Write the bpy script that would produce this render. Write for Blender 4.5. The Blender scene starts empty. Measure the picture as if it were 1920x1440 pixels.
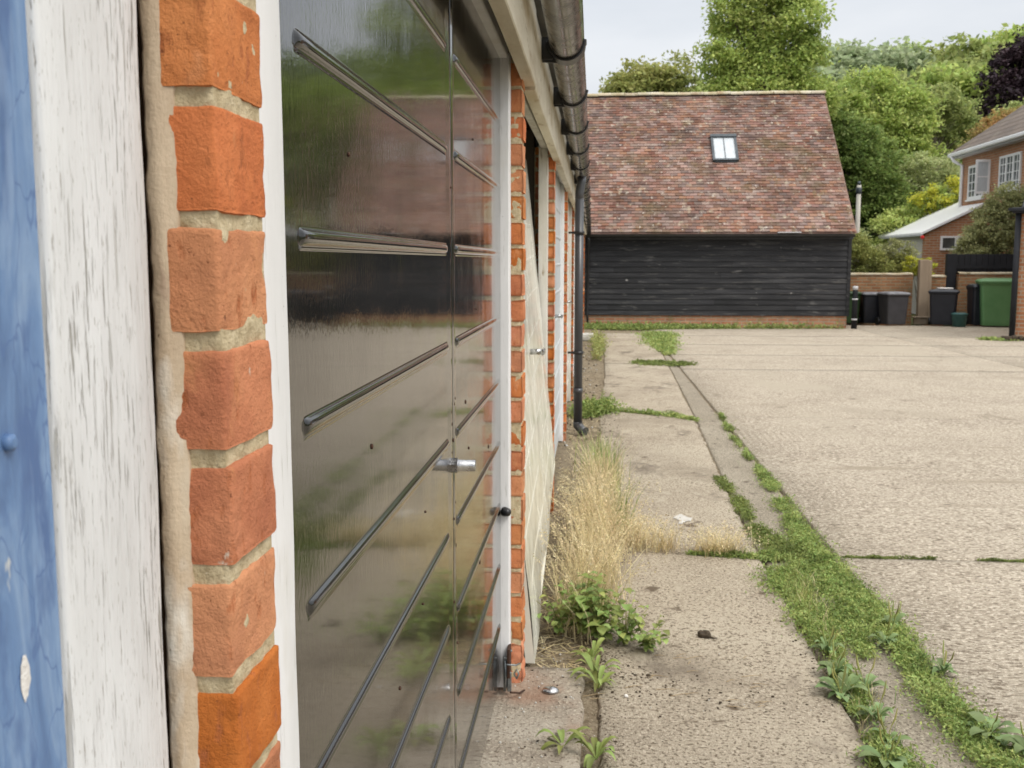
import bpy, math, random
import numpy as np
from mathutils import Vector, noise as mn
R = math.radians
rng = np.random.default_rng(7); random.seed(7)
S = bpy.context.scene; C = S.collection
# ------------------------------------------------------------ camera
cd = bpy.data.cameras.new('camera'); cam = bpy.data.objects.new('camera', cd); C.objects.link(cam)
cam.location = (0, 0, 1.28); cam.rotation_euler = (R(90-6.881), 0, R(4.883))
cd.sensor_width = 36; cd.lens = 35.74; cd.clip_start = .02; cd.clip_end = 2000
cd.dof.use_dof = True; cd.dof.focus_distance = 1.25; cd.dof.aperture_fstop = 19
S.camera = cam
# ------------------------------------------------------------ light
SUN_EL, SUN_AZ = 52, 128      # azimuth clockwise from +y
w = bpy.data.worlds.new('World'); S.world = w; w.use_nodes = True
wt = w.node_tree; wt.nodes.clear()
def WN(t, **k):
    n = wt.nodes.new(t)
    for a, b in k.items(): setattr(n, a, b)
    return n
sky = WN('ShaderNodeTexSky', sky_type='NISHITA', sun_disc=False, sun_elevation=R(SUN_EL), sun_rotation=R(SUN_AZ), air_density=1.2, dust_density=3)
hs = WN('ShaderNodeHueSaturation'); hs.inputs['Saturation'].default_value = .35
b1 = WN('ShaderNodeBackground'); b1.inputs[1].default_value = .05
tc = WN('ShaderNodeTexCoord'); sx = WN('ShaderNodeSeparateXYZ'); rp = WN('ShaderNodeValToRGB')
rp.color_ramp.elements[0].position = 0; rp.color_ramp.elements[0].color = (.535, .55, .57, 1)
rp.color_ramp.elements[1].position = 1; rp.color_ramp.elements[1].color = (1.9, 1.88, 1.84, 1)
e = rp.color_ramp.elements.new(.3); e.color = (.60, .62, .65, 1)
mp = WN('ShaderNodeMapping'); mp.inputs['Scale'].default_value = (1.2, 1.2, 4)
nz = WN('ShaderNodeTexNoise'); nz.inputs['Scale'].default_value = 2.2; nz.inputs['Detail'].default_value = 5
r2 = WN('ShaderNodeValToRGB'); r2.color_ramp.elements[0].position = .38; r2.color_ramp.elements[0].color = (.84, .86, .89, 1)
r2.color_ramp.elements[1].position = .68; r2.color_ramp.elements[1].color = (1.12, 1.1, 1.08, 1)
mx = WN('ShaderNodeMix', data_type='RGBA', blend_type='MULTIPLY'); mx.inputs[0].default_value = 1
b2 = WN('ShaderNodeBackground'); b2.inputs[1].default_value = 1.0
ad = WN('ShaderNodeAddShader'); wo = WN('ShaderNodeOutputWorld')
L = wt.links.new
L(sky.outputs[0], hs.inputs['Color']); L(hs.outputs[0], b1.inputs[0])
L(tc.outputs['Generated'], sx.inputs[0]); L(sx.outputs[2], rp.inputs[0]); L(tc.outputs['Generated'], mp.inputs[0]); L(mp.outputs[0], nz.inputs['Vector'])
L(nz.outputs[0], r2.inputs[0]); L(rp.outputs[0], mx.inputs[6]); L(r2.outputs[0], mx.inputs[7]); L(mx.outputs[2], b2.inputs[0])
L(b1.outputs[0], ad.inputs[0]); L(b2.outputs[0], ad.inputs[1]); L(ad.outputs[0], wo.inputs[0])
sd = bpy.data.lights.new('sun', 'SUN'); sd.energy = 1.5; sd.angle = R(22); sd.color = (1, .95, .87)
so = bpy.data.objects.new('sun', sd); C.objects.link(so)
az, el = R(SUN_AZ), R(SUN_EL)
so.rotation_euler = Vector((math.sin(az)*math.cos(el), math.cos(az)*math.cos(el), math.sin(el))).to_track_quat('Z', 'Y').to_euler()
S.view_settings.view_transform = 'Standard'; S.view_settings.look = 'None'; S.view_settings.gamma = 1
S.view_settings.exposure = 0.12
S.cycles.max_bounces = 8

# ------------------------------------------------------------ materials
def mat(name, ramp, sc=6, det=5, st=(1,1,1), rough=.8, spec=.4, metal=0, bump=(), spots=(), isl=None, coat=0, rr=None, trans=0, dist=0, brick=None, wave=None):
    """noise-ramped colour + spots + bumps; all coordinates are object space"""
    m = bpy.data.materials.new(name); m.use_nodes = True; t = m.node_tree; n = t.nodes; l = t.links.new
    p = n['Principled BSDF']; tc = n.new('ShaderNodeTexCoord')
    def noise(scale, detail=5, st=(1,1,1), d=0, rough=.6):
        a = n.new('ShaderNodeMapping'); a.inputs['Scale'].default_value = st; l(tc.outputs['Object'], a.inputs[0])
        b = n.new('ShaderNodeTexNoise'); b.inputs['Scale'].default_value = scale; b.inputs['Detail'].default_value = detail
        b.inputs['Distortion'].default_value = d; b.inputs['Roughness'].default_value = rough; l(a.outputs[0], b.inputs['Vector']); return b.outputs[0]
    r = n.new('ShaderNodeValToRGB'); el = r.color_ramp.elements
    ramp = [(q, tuple(c)+(1,)) for q, c in ramp]
    el[0].position, el[0].color = ramp[0]; el[1].position, el[1].color = ramp[-1]
    for q, c in ramp[1:-1]: e = el.new(q); e.color = c
    l(noise(sc, det, st, dist), r.inputs[0]); col = r.outputs[0]; hts = []
    if brick:   # (width, height, mortar, [c1,c2], mortar colour)
        s = n.new('ShaderNodeSeparateXYZ'); l(tc.outputs['Object'], s.inputs[0])
        ad = n.new('ShaderNodeMath'); l(s.outputs[0], ad.inputs[0]); l(s.outputs[1], ad.inputs[1])
        cb = n.new('ShaderNodeCombineXYZ'); l(ad.outputs[0], cb.inputs[0]); l(s.outputs[2], cb.inputs[1])
        b = n.new('ShaderNodeTexBrick'); l(cb.outputs[0], b.inputs['Vector']); b.inputs['Scale'].default_value = 1
        b.inputs['Brick Width'].default_value = brick[0]; b.inputs['Row Height'].default_value = brick[1]; b.inputs['Mortar Size'].default_value = brick[2]
        b.inputs['Color1'].default_value = brick[3][0]+(1,); b.inputs['Color2'].default_value = brick[3][1]+(1,); b.inputs['Mortar'].default_value = brick[4]+(1,)
        b.inputs['Mortar Smooth'].default_value = .3; b.inputs['Bias'].default_value = 0
        x = n.new('ShaderNodeMix'); x.data_type = 'RGBA'; x.blend_type = 'MULTIPLY'; x.inputs[0].default_value = 1
        l(b.outputs[0], x.inputs[6]); l(col, x.inputs[7]); col = x.outputs[2]; hts.append((b.outputs['Fac'], -.006))
    if isl:
        g = n.new('ShaderNodeNewGeometry'); h = n.new('ShaderNodeHueSaturation')
        a = n.new('ShaderNodeMapRange'); a.inputs['To Min'].default_value = 1-isl[1]; a.inputs['To Max'].default_value = 1+isl[1]
        l(g.outputs['Random Per Island'], a.inputs[0]); l(a.outputs[0], h.inputs['Value'])
        k = n.new('ShaderNodeMath'); k.operation = 'MULTIPLY'; k.inputs[1].default_value = 7.31; l(g.outputs['Random Per Island'], k.inputs[0])
        f = n.new('ShaderNodeMath'); f.operation = 'FRACT'; l(k.outputs[0], f.inputs[0])
        a = n.new('ShaderNodeMapRange'); a.inputs['To Min'].default_value = .5-isl[0]; a.inputs['To Max'].default_value = .5+isl[0]
        l(f.outputs[0], a.inputs[0]); l(a.outputs[0], h.inputs['Hue'])
        if len(isl) > 2:
            a2 = n.new('ShaderNodeMapRange'); a2.inputs['To Min'].default_value = isl[2]; a2.inputs['To Max'].default_value = 1.05
            k2 = n.new('ShaderNodeMath'); k2.operation = 'MULTIPLY'; k2.inputs[1].default_value = 13.7; l(g.outputs['Random Per Island'], k2.inputs[0])
            f2 = n.new('ShaderNodeMath'); f2.operation = 'FRACT'; l(k2.outputs[0], f2.inputs[0]); l(f2.outputs[0], a2.inputs[0]); l(a2.outputs[0], h.inputs['Saturation'])
        l(col, h.inputs['Color']); col = h.outputs[0]
    for sp in spots:   # (scale, lo, hi, colour, stretch[, kind])
        kind = sp[5] if len(sp) > 5 else 'n'
        if kind == 'v':
            a = n.new('ShaderNodeMapping'); a.inputs['Scale'].default_value = sp[4]; l(tc.outputs['Object'], a.inputs[0])
            b = n.new('ShaderNodeTexVoronoi'); b.inputs['Scale'].default_value = sp[0]; l(a.outputs[0], b.inputs['Vector'])
            sp2 = n.new('ShaderNodeSeparateColor'); l(b.outputs['Color'], sp2.inputs[0]); src = sp2.outputs[0]
        elif kind == 'e':   # voronoi edges, crack lines
            a = n.new('ShaderNodeMapping'); a.inputs['Scale'].default_value = sp[4]; l(tc.outputs['Object'], a.inputs[0])
            nn = n.new('ShaderNodeTexNoise'); nn.inputs['Scale'].default_value = sp[0]*1.7; l(a.outputs[0], nn.inputs['Vector'])
            am = n.new('ShaderNodeVectorMath'); am.operation = 'MULTIPLY_ADD'; am.inputs[1].default_value = (.9/sp[0],)*3; l(nn.outputs['Color'], am.inputs[0]); l(a.outputs[0], am.inputs[2])
            b = n.new('ShaderNodeTexVoronoi'); b.feature = 'DISTANCE_TO_EDGE'; b.inputs['Scale'].default_value = sp[0]; l(am.outputs[0], b.inputs['Vector']); src = b.outputs[0]
        else: src = noise(sp[0], 4, sp[4])
        mr = n.new('ShaderNodeMapRange'); mr.inputs['From Min'].default_value = sp[1]; mr.inputs['From Max'].default_value = sp[2]; l(src, mr.inputs[0])
        if len(sp) > 7:
            mk = n.new('ShaderNodeMapRange'); mk.inputs['From Min'].default_value = .46; mk.inputs['From Max'].default_value = .60; l(noise(sp[7], 3, (1,1,.35)), mk.inputs[0])
            mu = n.new('ShaderNodeMath'); mu.operation = 'MULTIPLY'; l(mr.outputs[0], mu.inputs[0]); l(mk.outputs[0], mu.inputs[1]); mr = mu
        x = n.new('ShaderNodeMix'); x.data_type = 'RGBA'; l(mr.outputs[0], x.inputs[0]); l(col, x.inputs[6]); x.inputs[7].default_value = sp[3]+(1,); col = x.outputs[2]
        if len(sp) > 6: hts.append((mr.outputs[0], sp[6]))
    l(col, p.inputs['Base Color'])
    if wave:   # (axis, scale, depth, patch noise scale)
        a = n.new('ShaderNodeTexWave'); a.bands_direction = wave[0]; a.inputs['Scale'].default_value = wave[1]; a.inputs['Distortion'].default_value = 1.2; a.inputs['Detail'].default_value = 3; a.inputs['Detail Scale'].default_value = .5
        l(tc.outputs['Object'], a.inputs['Vector'])
        mr = n.new('ShaderNodeMapRange'); mr.inputs['From Min'].default_value = .50; mr.inputs['From Max'].default_value = .64; l(noise(wave[3], 3), mr.inputs[0])
        k = n.new('ShaderNodeMath'); k.operation = 'MULTIPLY'; l(a.outputs['Fac'], k.inputs[0]); l(mr.outputs[0], k.inputs[1]); hts.append((k.outputs[0], wave[2]))
    for bp in bump: hts.append((noise(bp[0], bp[3] if len(bp) > 3 else 5, bp[2] if len(bp) > 2 else (1,1,1)), bp[1]))
    if hts:
        acc = None
        for o, d in hts:
            k = n.new('ShaderNodeMath'); k.operation = 'MULTIPLY_ADD'; k.inputs[1].default_value = d; l(o, k.inputs[0])
            k.inputs[2].default_value = 0
            if acc is not None: l(acc, k.inputs[2])
            acc = k.outputs[0]
        b = n.new('ShaderNodeBump'); b.inputs['Distance'].default_value = 1; b.inputs['Strength'].default_value = 1; l(acc, b.inputs['Height']); l(b.outputs[0], p.inputs['Normal'])
    p.inputs['Roughness'].default_value = rough; p.inputs['Specular IOR Level'].default_value = spec; p.inputs['Metallic'].default_value = metal
    p.inputs['Coat Weight'].default_value = coat; p.inputs['Coat Roughness'].default_value = .05
    if rr:
        mr = n.new('ShaderNodeMapRange'); mr.inputs['To Min'].default_value = rr[1]; mr.inputs['To Max'].default_value = rr[2]; mr.inputs['From Min'].default_value = .35; mr.inputs['From Max'].default_value = .65
        l(noise(rr[0], 4, rr[3] if len(rr) > 3 else (1,1,1)), mr.inputs[0]); l(mr.outputs[0], p.inputs['Roughness'])
    if trans:
        tb = n.new('ShaderNodeBsdfTranslucent'); l(col, tb.inputs[0]); ms = n.new('ShaderNodeMixShader'); ms.inputs[0].default_value = trans
        l(p.outputs[0], ms.inputs[1]); l(tb.outputs[0], ms.inputs[2]); l(ms.outputs[0], n['Material Output'].inputs[0])
    return m
g3 = lambda v: (v, v, v)
M = {}
M['brick'] = mat('handmade brick', [(.3,(.42,.125,.042)),(.5,(.56,.185,.060)),(.72,(.66,.245,.088))], sc=11, det=8, rough=.92, spec=.2, isl=(.007,.13,.86),
    spots=[(9,.62,.78,(.36,.13,.065),(1,1,1.6)), (260,.72,.77,(.68,.46,.30),(1,1,1)), (70,.58,.72,(.42,.135,.052),(1,1,.45),'n',-.0010), (22,.60,.75,(.66,.30,.14),(1,1,.6)), (330,.66,.72,(.30,.10,.045),(1,1,1),'n',-.0007), (70,.70,.76,(.66,.56,.45),(1,1,.6)), (120,.70,.76,(.12,.04,.03),(1,1,.5),'n',-.0015)],
    bump=[(90,.0028),(420,.0016),(1000,.0008),(28,.004)])
M['mortar'] = mat('lime mortar', [(.3,(.42,.335,.20)),(.6,(.60,.505,.33)),(.8,(.72,.63,.45))], sc=90, det=6, rough=.95, spec=.15,
    spots=[(350,.66,.74,(.68,.64,.52),(1,1,1)), (200,.68,.74,(.16,.13,.09),(1,1,1))], bump=[(380,.0022),(110,.003)])
M['sealant'] = mat('beige sealant', [(.3,(.45,.34,.23)),(.6,(.57,.46,.33)),(.8,(.63,.55,.43))], sc=20, st=(1,1,.3), rough=.6, spots=[(60,.60,.72,(.42,.31,.22),(1,1,.2)), (14,.58,.68,(.74,.70,.62),(1,1,.4)), (200,.68,.73,(.2,.14,.09),(1,1,.5))], bump=[(60,.002,(1,1,.2)),(300,.0009)])
M['post'] = mat('weathered white paint on timber', [(.3,(.58,.58,.57)),(.55,(.72,.73,.73)),(.8,(.78,.80,.81))], sc=8, st=(1,1,.3), rough=.75, spec=.3,
    spots=[(330,.57,.64,(.36,.35,.32),(1,1,.07),'n',-.0007,14), (150,.62,.68,(.30,.28,.24),(1,1,.06),'n',-.001,9), (500,.62,.68,(.42,.41,.38),(1,1,.2)), (16,.66,.78,(.58,.55,.48),(1,1,.25)), (400,.64,.72,(.45,.42,.38),(1,1,.10),'n',-.0005), (60,.72,.76,(.36,.31,.25),(1,1,.2),'n',-.0012)],
    bump=[(350,.0007,(1,1,.06)),(90,.0012,(1,1,.08)),(12,.003,(1,1,.3))])
M['frame'] = mat('clean white paint', [(.3,(.70,.70,.69)),(.7,(.82,.82,.82))], sc=14, st=(1,1,.2), rough=.6, spots=[(90,.72,.77,(.2,.19,.17),(1,1,1)), (200,.62,.70,(.58,.57,.54),(1,1,.06),'n',-.0004), (7,.60,.74,(.66,.64,.59),(1,1,.5))], bump=[(160,.0004,(1,1,.1)),(900,.0002)])
M['old_frame'] = mat('flaking cream paint', [(.3,(.48,.45,.38)),(.55,(.62,.60,.54)),(.75,(.72,.70,.66))], sc=9, st=(1,1,.3), rough=.8,
    spots=[(40,.60,.70,(.33,.27,.19),(1,1,.15),'n',-.001), (14,.64,.76,(.30,.22,.13),(1,1,.5))], bump=[(120,.001,(1,1,.1))])
M['fascia'] = mat('stained cream fascia paint', [(.3,(.42,.36,.25)),(.55,(.60,.55,.43)),(.8,(.72,.68,.57))], sc=7, st=(1,.25,1), rough=.75,
    spots=[(22,.60,.72,(.30,.22,.13),(1,.3,1)), (120,.68,.74,(.14,.10,.07),(1,.6,1)), (5,.56,.7,(.44,.36,.23),(1,.4,1.5))], bump=[(90,.001,(1,.2,1)),(20,.002,(1,.3,1))])
M['dark_wood'] = mat('dark brown timber', [(.3,(.05,.03,.02)),(.7,(.14,.09,.05))], sc=14, st=(1,.2,1), rough=.85, bump=[(80,.002,(1,.2,1))])  # timber; on the near pier's fill it stands in for gap shade
M['black_gloss'] = mat('black gloss door paint', [(.3,(.006,.006,.006)),(.7,(.010,.010,.009))], sc=6, rough=.1, spec=.5, coat=.5, rr=(7,.02,.08,(1,1,.5)),
    spots=[(260,.74,.78,(.16,.12,.09),(1,1,.6))],
    bump=[(3,.005,(1,1,1),2),(80,.00007,(1,1,.10)),(60,.00032,(1,2.2,1),3),(300,.00009,(1,1,.5)),(16,.0004,(1,1,.35),2)])
M['blue'] = mat('brushed blue door paint', [(.28,(.07,.13,.27)),(.5,(.135,.235,.42)),(.72,(.25,.36,.53))], sc=22, det=8, st=(1,1,.25), dist=2.0, rough=.45, spec=.4,
    spots=[(38,.022,.0,(.095,.17,.345),(1,1,.4),'e'), (30,.58,.68,(.085,.155,.32),(1,1,.35)), (18,.62,.74,(.30,.41,.58),(1,1,.25)), (26,.70,.73,(.62,.62,.56),(1,1,.4))], bump=[(60,.0008,(1,1,.2)),(9,.003)])
M['cream_gloss'] = mat('cream gloss door paint', [(.3,(.66,.64,.54)),(.7,(.80,.79,.70))], sc=3, rough=.22, spec=.5, rr=(6,.12,.3), spots=[(10,.64,.80,(.50,.46,.38),(1,1,.3)), (120,.71,.76,(.25,.2,.14),(1,1,1))], bump=[(60,.0003,(1,1,.2))])
M['pale_gloss'] = mat('pale blue grey door paint', [(.3,(.52,.56,.58)),(.7,(.68,.72,.73))], sc=4, rough=.35, spots=[(20,.6,.76,(.36,.37,.36),(1,1,.5))], bump=[(60,.0004,(1,1,.2))])
M['white_gloss'] = mat('white door paint', [(.3,(.68,.68,.65)),(.7,(.80,.80,.78))], sc=4, rough=.4, spots=[(20,.62,.76,(.5,.47,.4),(1,1,.5))], bump=[(60,.0004,(1,1,.2))])
M['plastic'] = mat('weathered black rainwater plastic', [(.3,(.014,.012,.010)),(.7,(.034,.028,.022))], sc=9, st=(1,.3,1), rough=.3, spec=.8, rr=(14,.12,.32), spots=[(30,.62,.74,(.20,.17,.13),(1,.4,1)), (160,.73,.77,(.5,.45,.38),(1,1,1))], bump=[(14,.0007,(1,.4,1)),(200,.00012)])
M['plastic_dk'] = mat('black rainwater plastic', [(.3,(.012,.012,.013)),(.7,(.03,.03,.032))], sc=9, rough=.35, spec=.5, bump=[(40,.0006)])
M['pipe'] = mat('grey black downpipe plastic', [(.3,(.035,.038,.042)),(.7,(.065,.068,.074))], sc=5, st=(1,1,.2), rough=.32, spec=.6, spots=[(30,.66,.76,(.16,.15,.13),(1,1,.3))])
M['chrome'] = mat('worn chrome', [(.3,(.28,.28,.29)),(.7,(.60,.60,.60))], sc=60, rough=.18, metal=1, rr=(60,.10,.38), spots=[(120,.66,.74,(.12,.1,.09),(1,1,1))], bump=[(200,.0004)])
M['zinc'] = mat('galvanised metal', [(.3,(.20,.22,.23)),(.7,(.40,.44,.45))], sc=90, rough=.42, metal=.8, bump=[(200,.0004)])
M['rust'] = mat('rusty dark screw', [(.3,(.02,.012,.01)),(.7,(.09,.04,.02))], sc=200, rough=.8)
M['concrete_yard'] = mat('tamped yard concrete', [(.25,(.28,.235,.18)),(.5,(.375,.322,.25)),(.75,(.44,.385,.305))], sc=1.3, det=8, rough=.9, spec=.2,
    spots=[(75,.52,.58,(.60,.53,.43),(.8,1.2,1)), (60,.54,.60,(.185,.15,.11),(.7,1.2,1)), (26,.60,.68,(.22,.18,.135),(.4,1.4,1)), (150,.66,.74,(.16,.13,.10),(1,1,1)), (.55,.58,.74,(.33,.285,.22),(1,.6,1)), (3.0,.60,.74,(.30,.255,.19),(.3,1.4,1)), (1.9,.63,.72,(.24,.20,.15),(1,.7,1)), (.45,.56,.66,(.39,.34,.265),(1.5,.6,1)), (6,.67,.72,(.17,.14,.105),(1,.8,1))],
    bump=[(60,.011),(30,.010,(.35,1.3,1)),(160,.004)], wave=('X',6.2,.004,.7))
M['concrete_apron'] = mat('worn apron concrete', [(.25,(.27,.225,.17)),(.5,(.415,.355,.27)),(.75,(.51,.45,.35))], sc=1.6, det=8, rough=.92, spec=.2,
    spots=[(100,.52,.58,(.52,.45,.35),(1,1,1)), (85,.54,.60,(.17,.135,.095),(1,1,1)), (230,.64,.70,(.56,.50,.40),(1,1,1)), (210,.62,.68,(.12,.09,.06),(1,1,1)), (.9,.55,.72,(.26,.215,.16),(1,1,1)), (2.2,.56,.68,(.20,.165,.125),(1.6,.8,1)), (5,.60,.68,(.46,.40,.31),(1.4,.7,1)), (7,.64,.70,(.15,.115,.08),(1,1,1)), (190,.68,.75,(.08,.065,.05),(1,1,1))],
    bump=[(110,.009),(30,.008),(260,.003)])
M['concrete_sill'] = mat('crumbling threshold concrete', [(.25,(.22,.18,.14)),(.5,(.36,.31,.245)),(.75,(.50,.45,.37))], sc=5, det=8, rough=.95, spec=.15,
    spots=[(90,.55,.66,(.52,.46,.36),(1,1,1)), (80,.54,.66,(.16,.125,.09),(1,1,1)), (2.3,.56,.70,(.30,.19,.13),(1,1,1)), (240,.66,.70,(.6,.55,.46),(1,1,1))],
    bump=[(90,.008),(26,.010),(240,.002)])
M['channel'] = mat('grey drainage strip concrete', [(.25,(.23,.195,.15)),(.5,(.30,.26,.20)),(.75,(.38,.335,.265))], sc=1.4, det=7, rough=.9, spec=.2, spots=[(100,.53,.60,(.44,.39,.30),(1,1,1)), (90,.55,.62,(.14,.115,.085),(1,1,1)), (9,.60,.68,(.15,.12,.09),(1,.6,1)), (1.6,.6,.72,(.19,.165,.13),(1,.5,1))], bump=[(80,.009),(20,.012)])
M['soil'] = mat('dry soil and rubble', [(.25,(.12,.09,.06)),(.5,(.25,.20,.135)),(.75,(.42,.36,.26))], sc=30, det=9, rough=1, spec=.1, spots=[(80,.60,.70,(.55,.48,.35),(1,1,1)), (1.2,.6,.75,(.10,.075,.05),(1,1,1))], bump=[(50,.02),(180,.006)])
M['field'] = mat('rough grass ground', [(.3,(.05,.06,.025)),(.7,(.12,.12,.05))], sc=.6, det=9, rough=1, spec=.1, spots=[(4,.55,.7,(.16,.12,.07),(1,1,1))], bump=[(8,.05)])
M['roof_tile'] = mat('old clay roof tile', [(.3,(.125,.068,.046)),(.5,(.20,.102,.070)),(.7,(.27,.155,.108))], sc=1.1, det=6, rough=.9, spec=.2, isl=(.010,.36,.55),
    spots=[(3.2,.60,.70,(.17,.115,.065),(1,.7,.7)), (5.5,.60,.70,(.38,.32,.24),(1,.8,.8)), (1.0,.55,.70,(.13,.095,.055),(1,.8,1.6)), (8,.64,.72,(.50,.45,.38),(1.2,1,1)), (14,.66,.71,(.62,.57,.50),(1,1,1)), (24,.69,.74,(.60,.54,.47),(1,1,1)), (1.4,.66,.78,(.11,.075,.06),(1,1,1))], bump=[(30,.006)])
M['orange_tile'] = mat('newer orange clay tile', [(.3,(.50,.17,.07)),(.7,(.62,.26,.12))], sc=9, rough=.9)
M['ridge'] = mat('pale lichened ridge tile', [(.3,(.34,.24,.14)),(.5,(.46,.40,.27)),(.7,(.58,.54,.45))], sc=3, rough=.95, isl=(.01,.12), spots=[(6,.6,.7,(.20,.15,.06),(1,1,1))], bump=[(30,.008)])
M['board'] = mat('black stained weatherboard', [(.3,(.010,.0105,.012)),(.5,(.021,.0215,.024)),(.72,(.048,.048,.050))], sc=4, st=(.25,1,3), rough=.72, spec=.4, isl=(.0,.35),
    spots=[(5,.62,.74,(.13,.125,.12),(.5,1,2)), (18,.60,.70,(.075,.072,.068),(.12,1,1)), (7,.70,.74,(.26,.25,.24),(.8,1,1)), (40,.64,.72,(.008,.008,.009),(.1,1,1))], bump=[(40,.006,(.1,1,1)),(8,.006,(.4,1,1))])
M['plinth'] = mat('salvaged plinth brick', [(.3,g3(.75)),(.7,g3(1.1))], sc=5, rough=.95, brick=(.225,.075,.012,[(.38,.17,.09),(.47,.24,.14)],(.38,.31,.22)), spots=[(5,.69,.73,(.60,.55,.48),(1,1,3)), (3,.6,.74,(.22,.18,.08),(1,1,1))], bump=[(60,.006)])
M['house_brick'] = mat('brown red house brick', [(.3,g3(.85)),(.7,g3(1.12))], sc=3, rough=.9, brick=(.225,.075,.011,[(.36,.15,.07),(.45,.21,.105)],(.42,.34,.25)), bump=[(60,.004)])
M['garden_brick'] = mat('weathered garden wall brick', [(.3,(.62,.6,.5)),(.7,(1.05,1.05,1))], sc=2.2, rough=.95, brick=(.225,.075,.012,[(.34,.15,.075),(.44,.24,.13)],(.36,.29,.2)), spots=[(2.4,.56,.72,(.19,.15,.08),(1,1,1.4)), (7,.66,.74,(.5,.42,.32),(1,1,1))], bump=[(40,.008)])
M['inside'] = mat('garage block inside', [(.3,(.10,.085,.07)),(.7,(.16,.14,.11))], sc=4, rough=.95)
M['roof_felt'] = mat('grey sheet roofing', [(.3,(.14,.14,.13)),(.7,(.24,.23,.21))], sc=3, rough=.9, bump=[(30,.004)])
M['house_tile'] = mat('brown house roof tile', [(.3,(.135,.11,.095)),(.7,(.21,.175,.15))], sc=2, rough=.9, brick=(.3,.18,.02,[(.85,.85,.85),(1.1,1.05,1)],(.5,.45,.4)), spots=[(3,.6,.74,(.24,.22,.15),(1,1,1))], bump=[(20,.01)])
M['white'] = mat('white gloss joinery', [(.3,g3(.78)),(.7,g3(.84))], sc=3, rough=.4)
M['white_sheet'] = mat('white sheet roofing', [(.3,g3(.86)),(.7,g3(.90))], sc=3, rough=.35)
M['soffit'] = mat('pale grey soffit', [(.3,(.42,.43,.44)),(.7,(.55,.56,.57))], sc=3, rough=.5)
M['glass'] = mat('dark window glass', [(.3,(.05,.06,.06)),(.7,(.12,.14,.14))], sc=2, rough=.05, spec=.8)
M['sky_glass'] = mat('obscured skylight glass', [(.3,(.44,.47,.49)),(.7,(.56,.60,.62))], sc=6, rough=.3, spec=.25, st=(6,1,1))
M['lead'] = mat('dark grey skylight metal', [(.3,(.045,.055,.062)),(.7,(.085,.10,.11))], sc=6, rough=.4, metal=.3)
M['bin_black'] = mat('black bin plastic', [(.3,(.008,.010,.016)),(.7,(.016,.018,.026))], sc=5, rough=.45, spec=.4, bump=[(60,.001)])
M['bin_grey'] = mat('charcoal bin plastic', [(.3,(.040,.040,.046)),(.7,(.058,.058,.064))], sc=5, rough=.5, bump=[(60,.001)])
M['bin_green'] = mat('faded green bin plastic', [(.3,(.075,.185,.07)),(.7,(.115,.245,.10))], sc=2, rough=.5, spots=[(20,.68,.76,(.22,.3,.2),(1,1,1))], bump=[(60,.001)])
M['bin_dgreen'] = mat('dark green bin plastic', [(.3,(.02,.045,.015)),(.7,(.035,.07,.025))], sc=2, rough=.5)
M['lid_grey'] = mat('dusty bin lid', [(.3,(.10,.10,.115)),(.7,(.22,.22,.23))], sc=9, rough=.5)
M['teal'] = mat('teal caddy plastic', [(.3,(.03,.09,.09)),(.7,(.05,.13,.12))], sc=5, rough=.5)
M['pale_post'] = mat('weathered timber gate post', [(.3,(.26,.20,.14)),(.7,(.37,.29,.21))], sc=5, st=(1,1,.2), rough=.9, bump=[(30,.006,(1,1,.2))])
M['fence_black'] = mat('black painted fence', [(.3,(.006,.007,.010)),(.7,(.014,.015,.02))], sc=5, rough=.7)
M['silver_paint'] = mat('pale band', [(.3,(.5,.5,.52)),(.7,(.65,.65,.66))], sc=30, rough=.5)
M['pale_pole'] = mat('bleached pole timber', [(.3,(.40,.38,.33)),(.7,(.55,.53,.47))], sc=8, st=(1,1,.1), rough=.9)
M['pale_block'] = mat('pale concrete block', [(.3,(.45,.43,.39)),(.7,(.6,.58,.54))], sc=20, rough=.9, bump=[(60,.004)])
M['chalk'] = mat('white flake', [(.3,(.66,.64,.6)),(.7,(.8,.78,.74))], sc=60, rough=.8, bump=[(200,.002)])
M['clod'] = mat('dark clod', [(.3,(.03,.022,.015)),(.7,(.09,.065,.04))], sc=60, rough=.95, bump=[(150,.006)])
def leafm(k, a, b, c, tr=.42, sc=.5, isl=(.02,.35)):
    M[k] = mat(k, [(.3,a),(.5,b),(.72,c)], sc=sc, det=3, rough=.6, spec=.25, isl=isl, trans=tr)
leafm('leaf mid green', (0.293, 0.374, 0.096), (0.431, 0.524, 0.149), (0.586, 0.633, 0.234))
leafm('leaf dark green', (0.130, 0.199, 0.050), (0.201, 0.275, 0.075), (0.295, 0.382, 0.115))
leafm('leaf bright green', (0.256, 0.310, 0.096), (0.352, 0.405, 0.143), (0.447, 0.479, 0.210))
leafm('leaf pale green', (0.366, 0.415, 0.171), (0.464, 0.512, 0.244), (0.586, 0.622, 0.342))
leafm('leaf hazy green', (0.329, 0.390, 0.220), (0.403, 0.476, 0.281), (0.476, 0.537, 0.342))
leafm('leaf olive', (0.226, 0.261, 0.083), (0.348, 0.370, 0.120), (0.509, 0.494, 0.184))
leafm('leaf copper', (.022,.014,.02), (.04,.024,.032), (.07,.04,.048), tr=.15)
leafm('leaf yellow', (0.390, 0.439, 0.061), (0.586, 0.586, 0.085), (0.700, 0.683, 0.110))
leafm('leaf grey green', (0.268, 0.281, 0.122), (0.362, 0.372, 0.171), (0.483, 0.474, 0.244))
leafm('leaf red', (0.244, 0.268, 0.085), (0.366, 0.305, 0.110), (0.549, 0.268, 0.122))
leafm('straw', (.52,.42,.23), (.68,.57,.34), (.78,.70,.48), tr=.3, sc=6, isl=(.015,.38))
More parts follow.
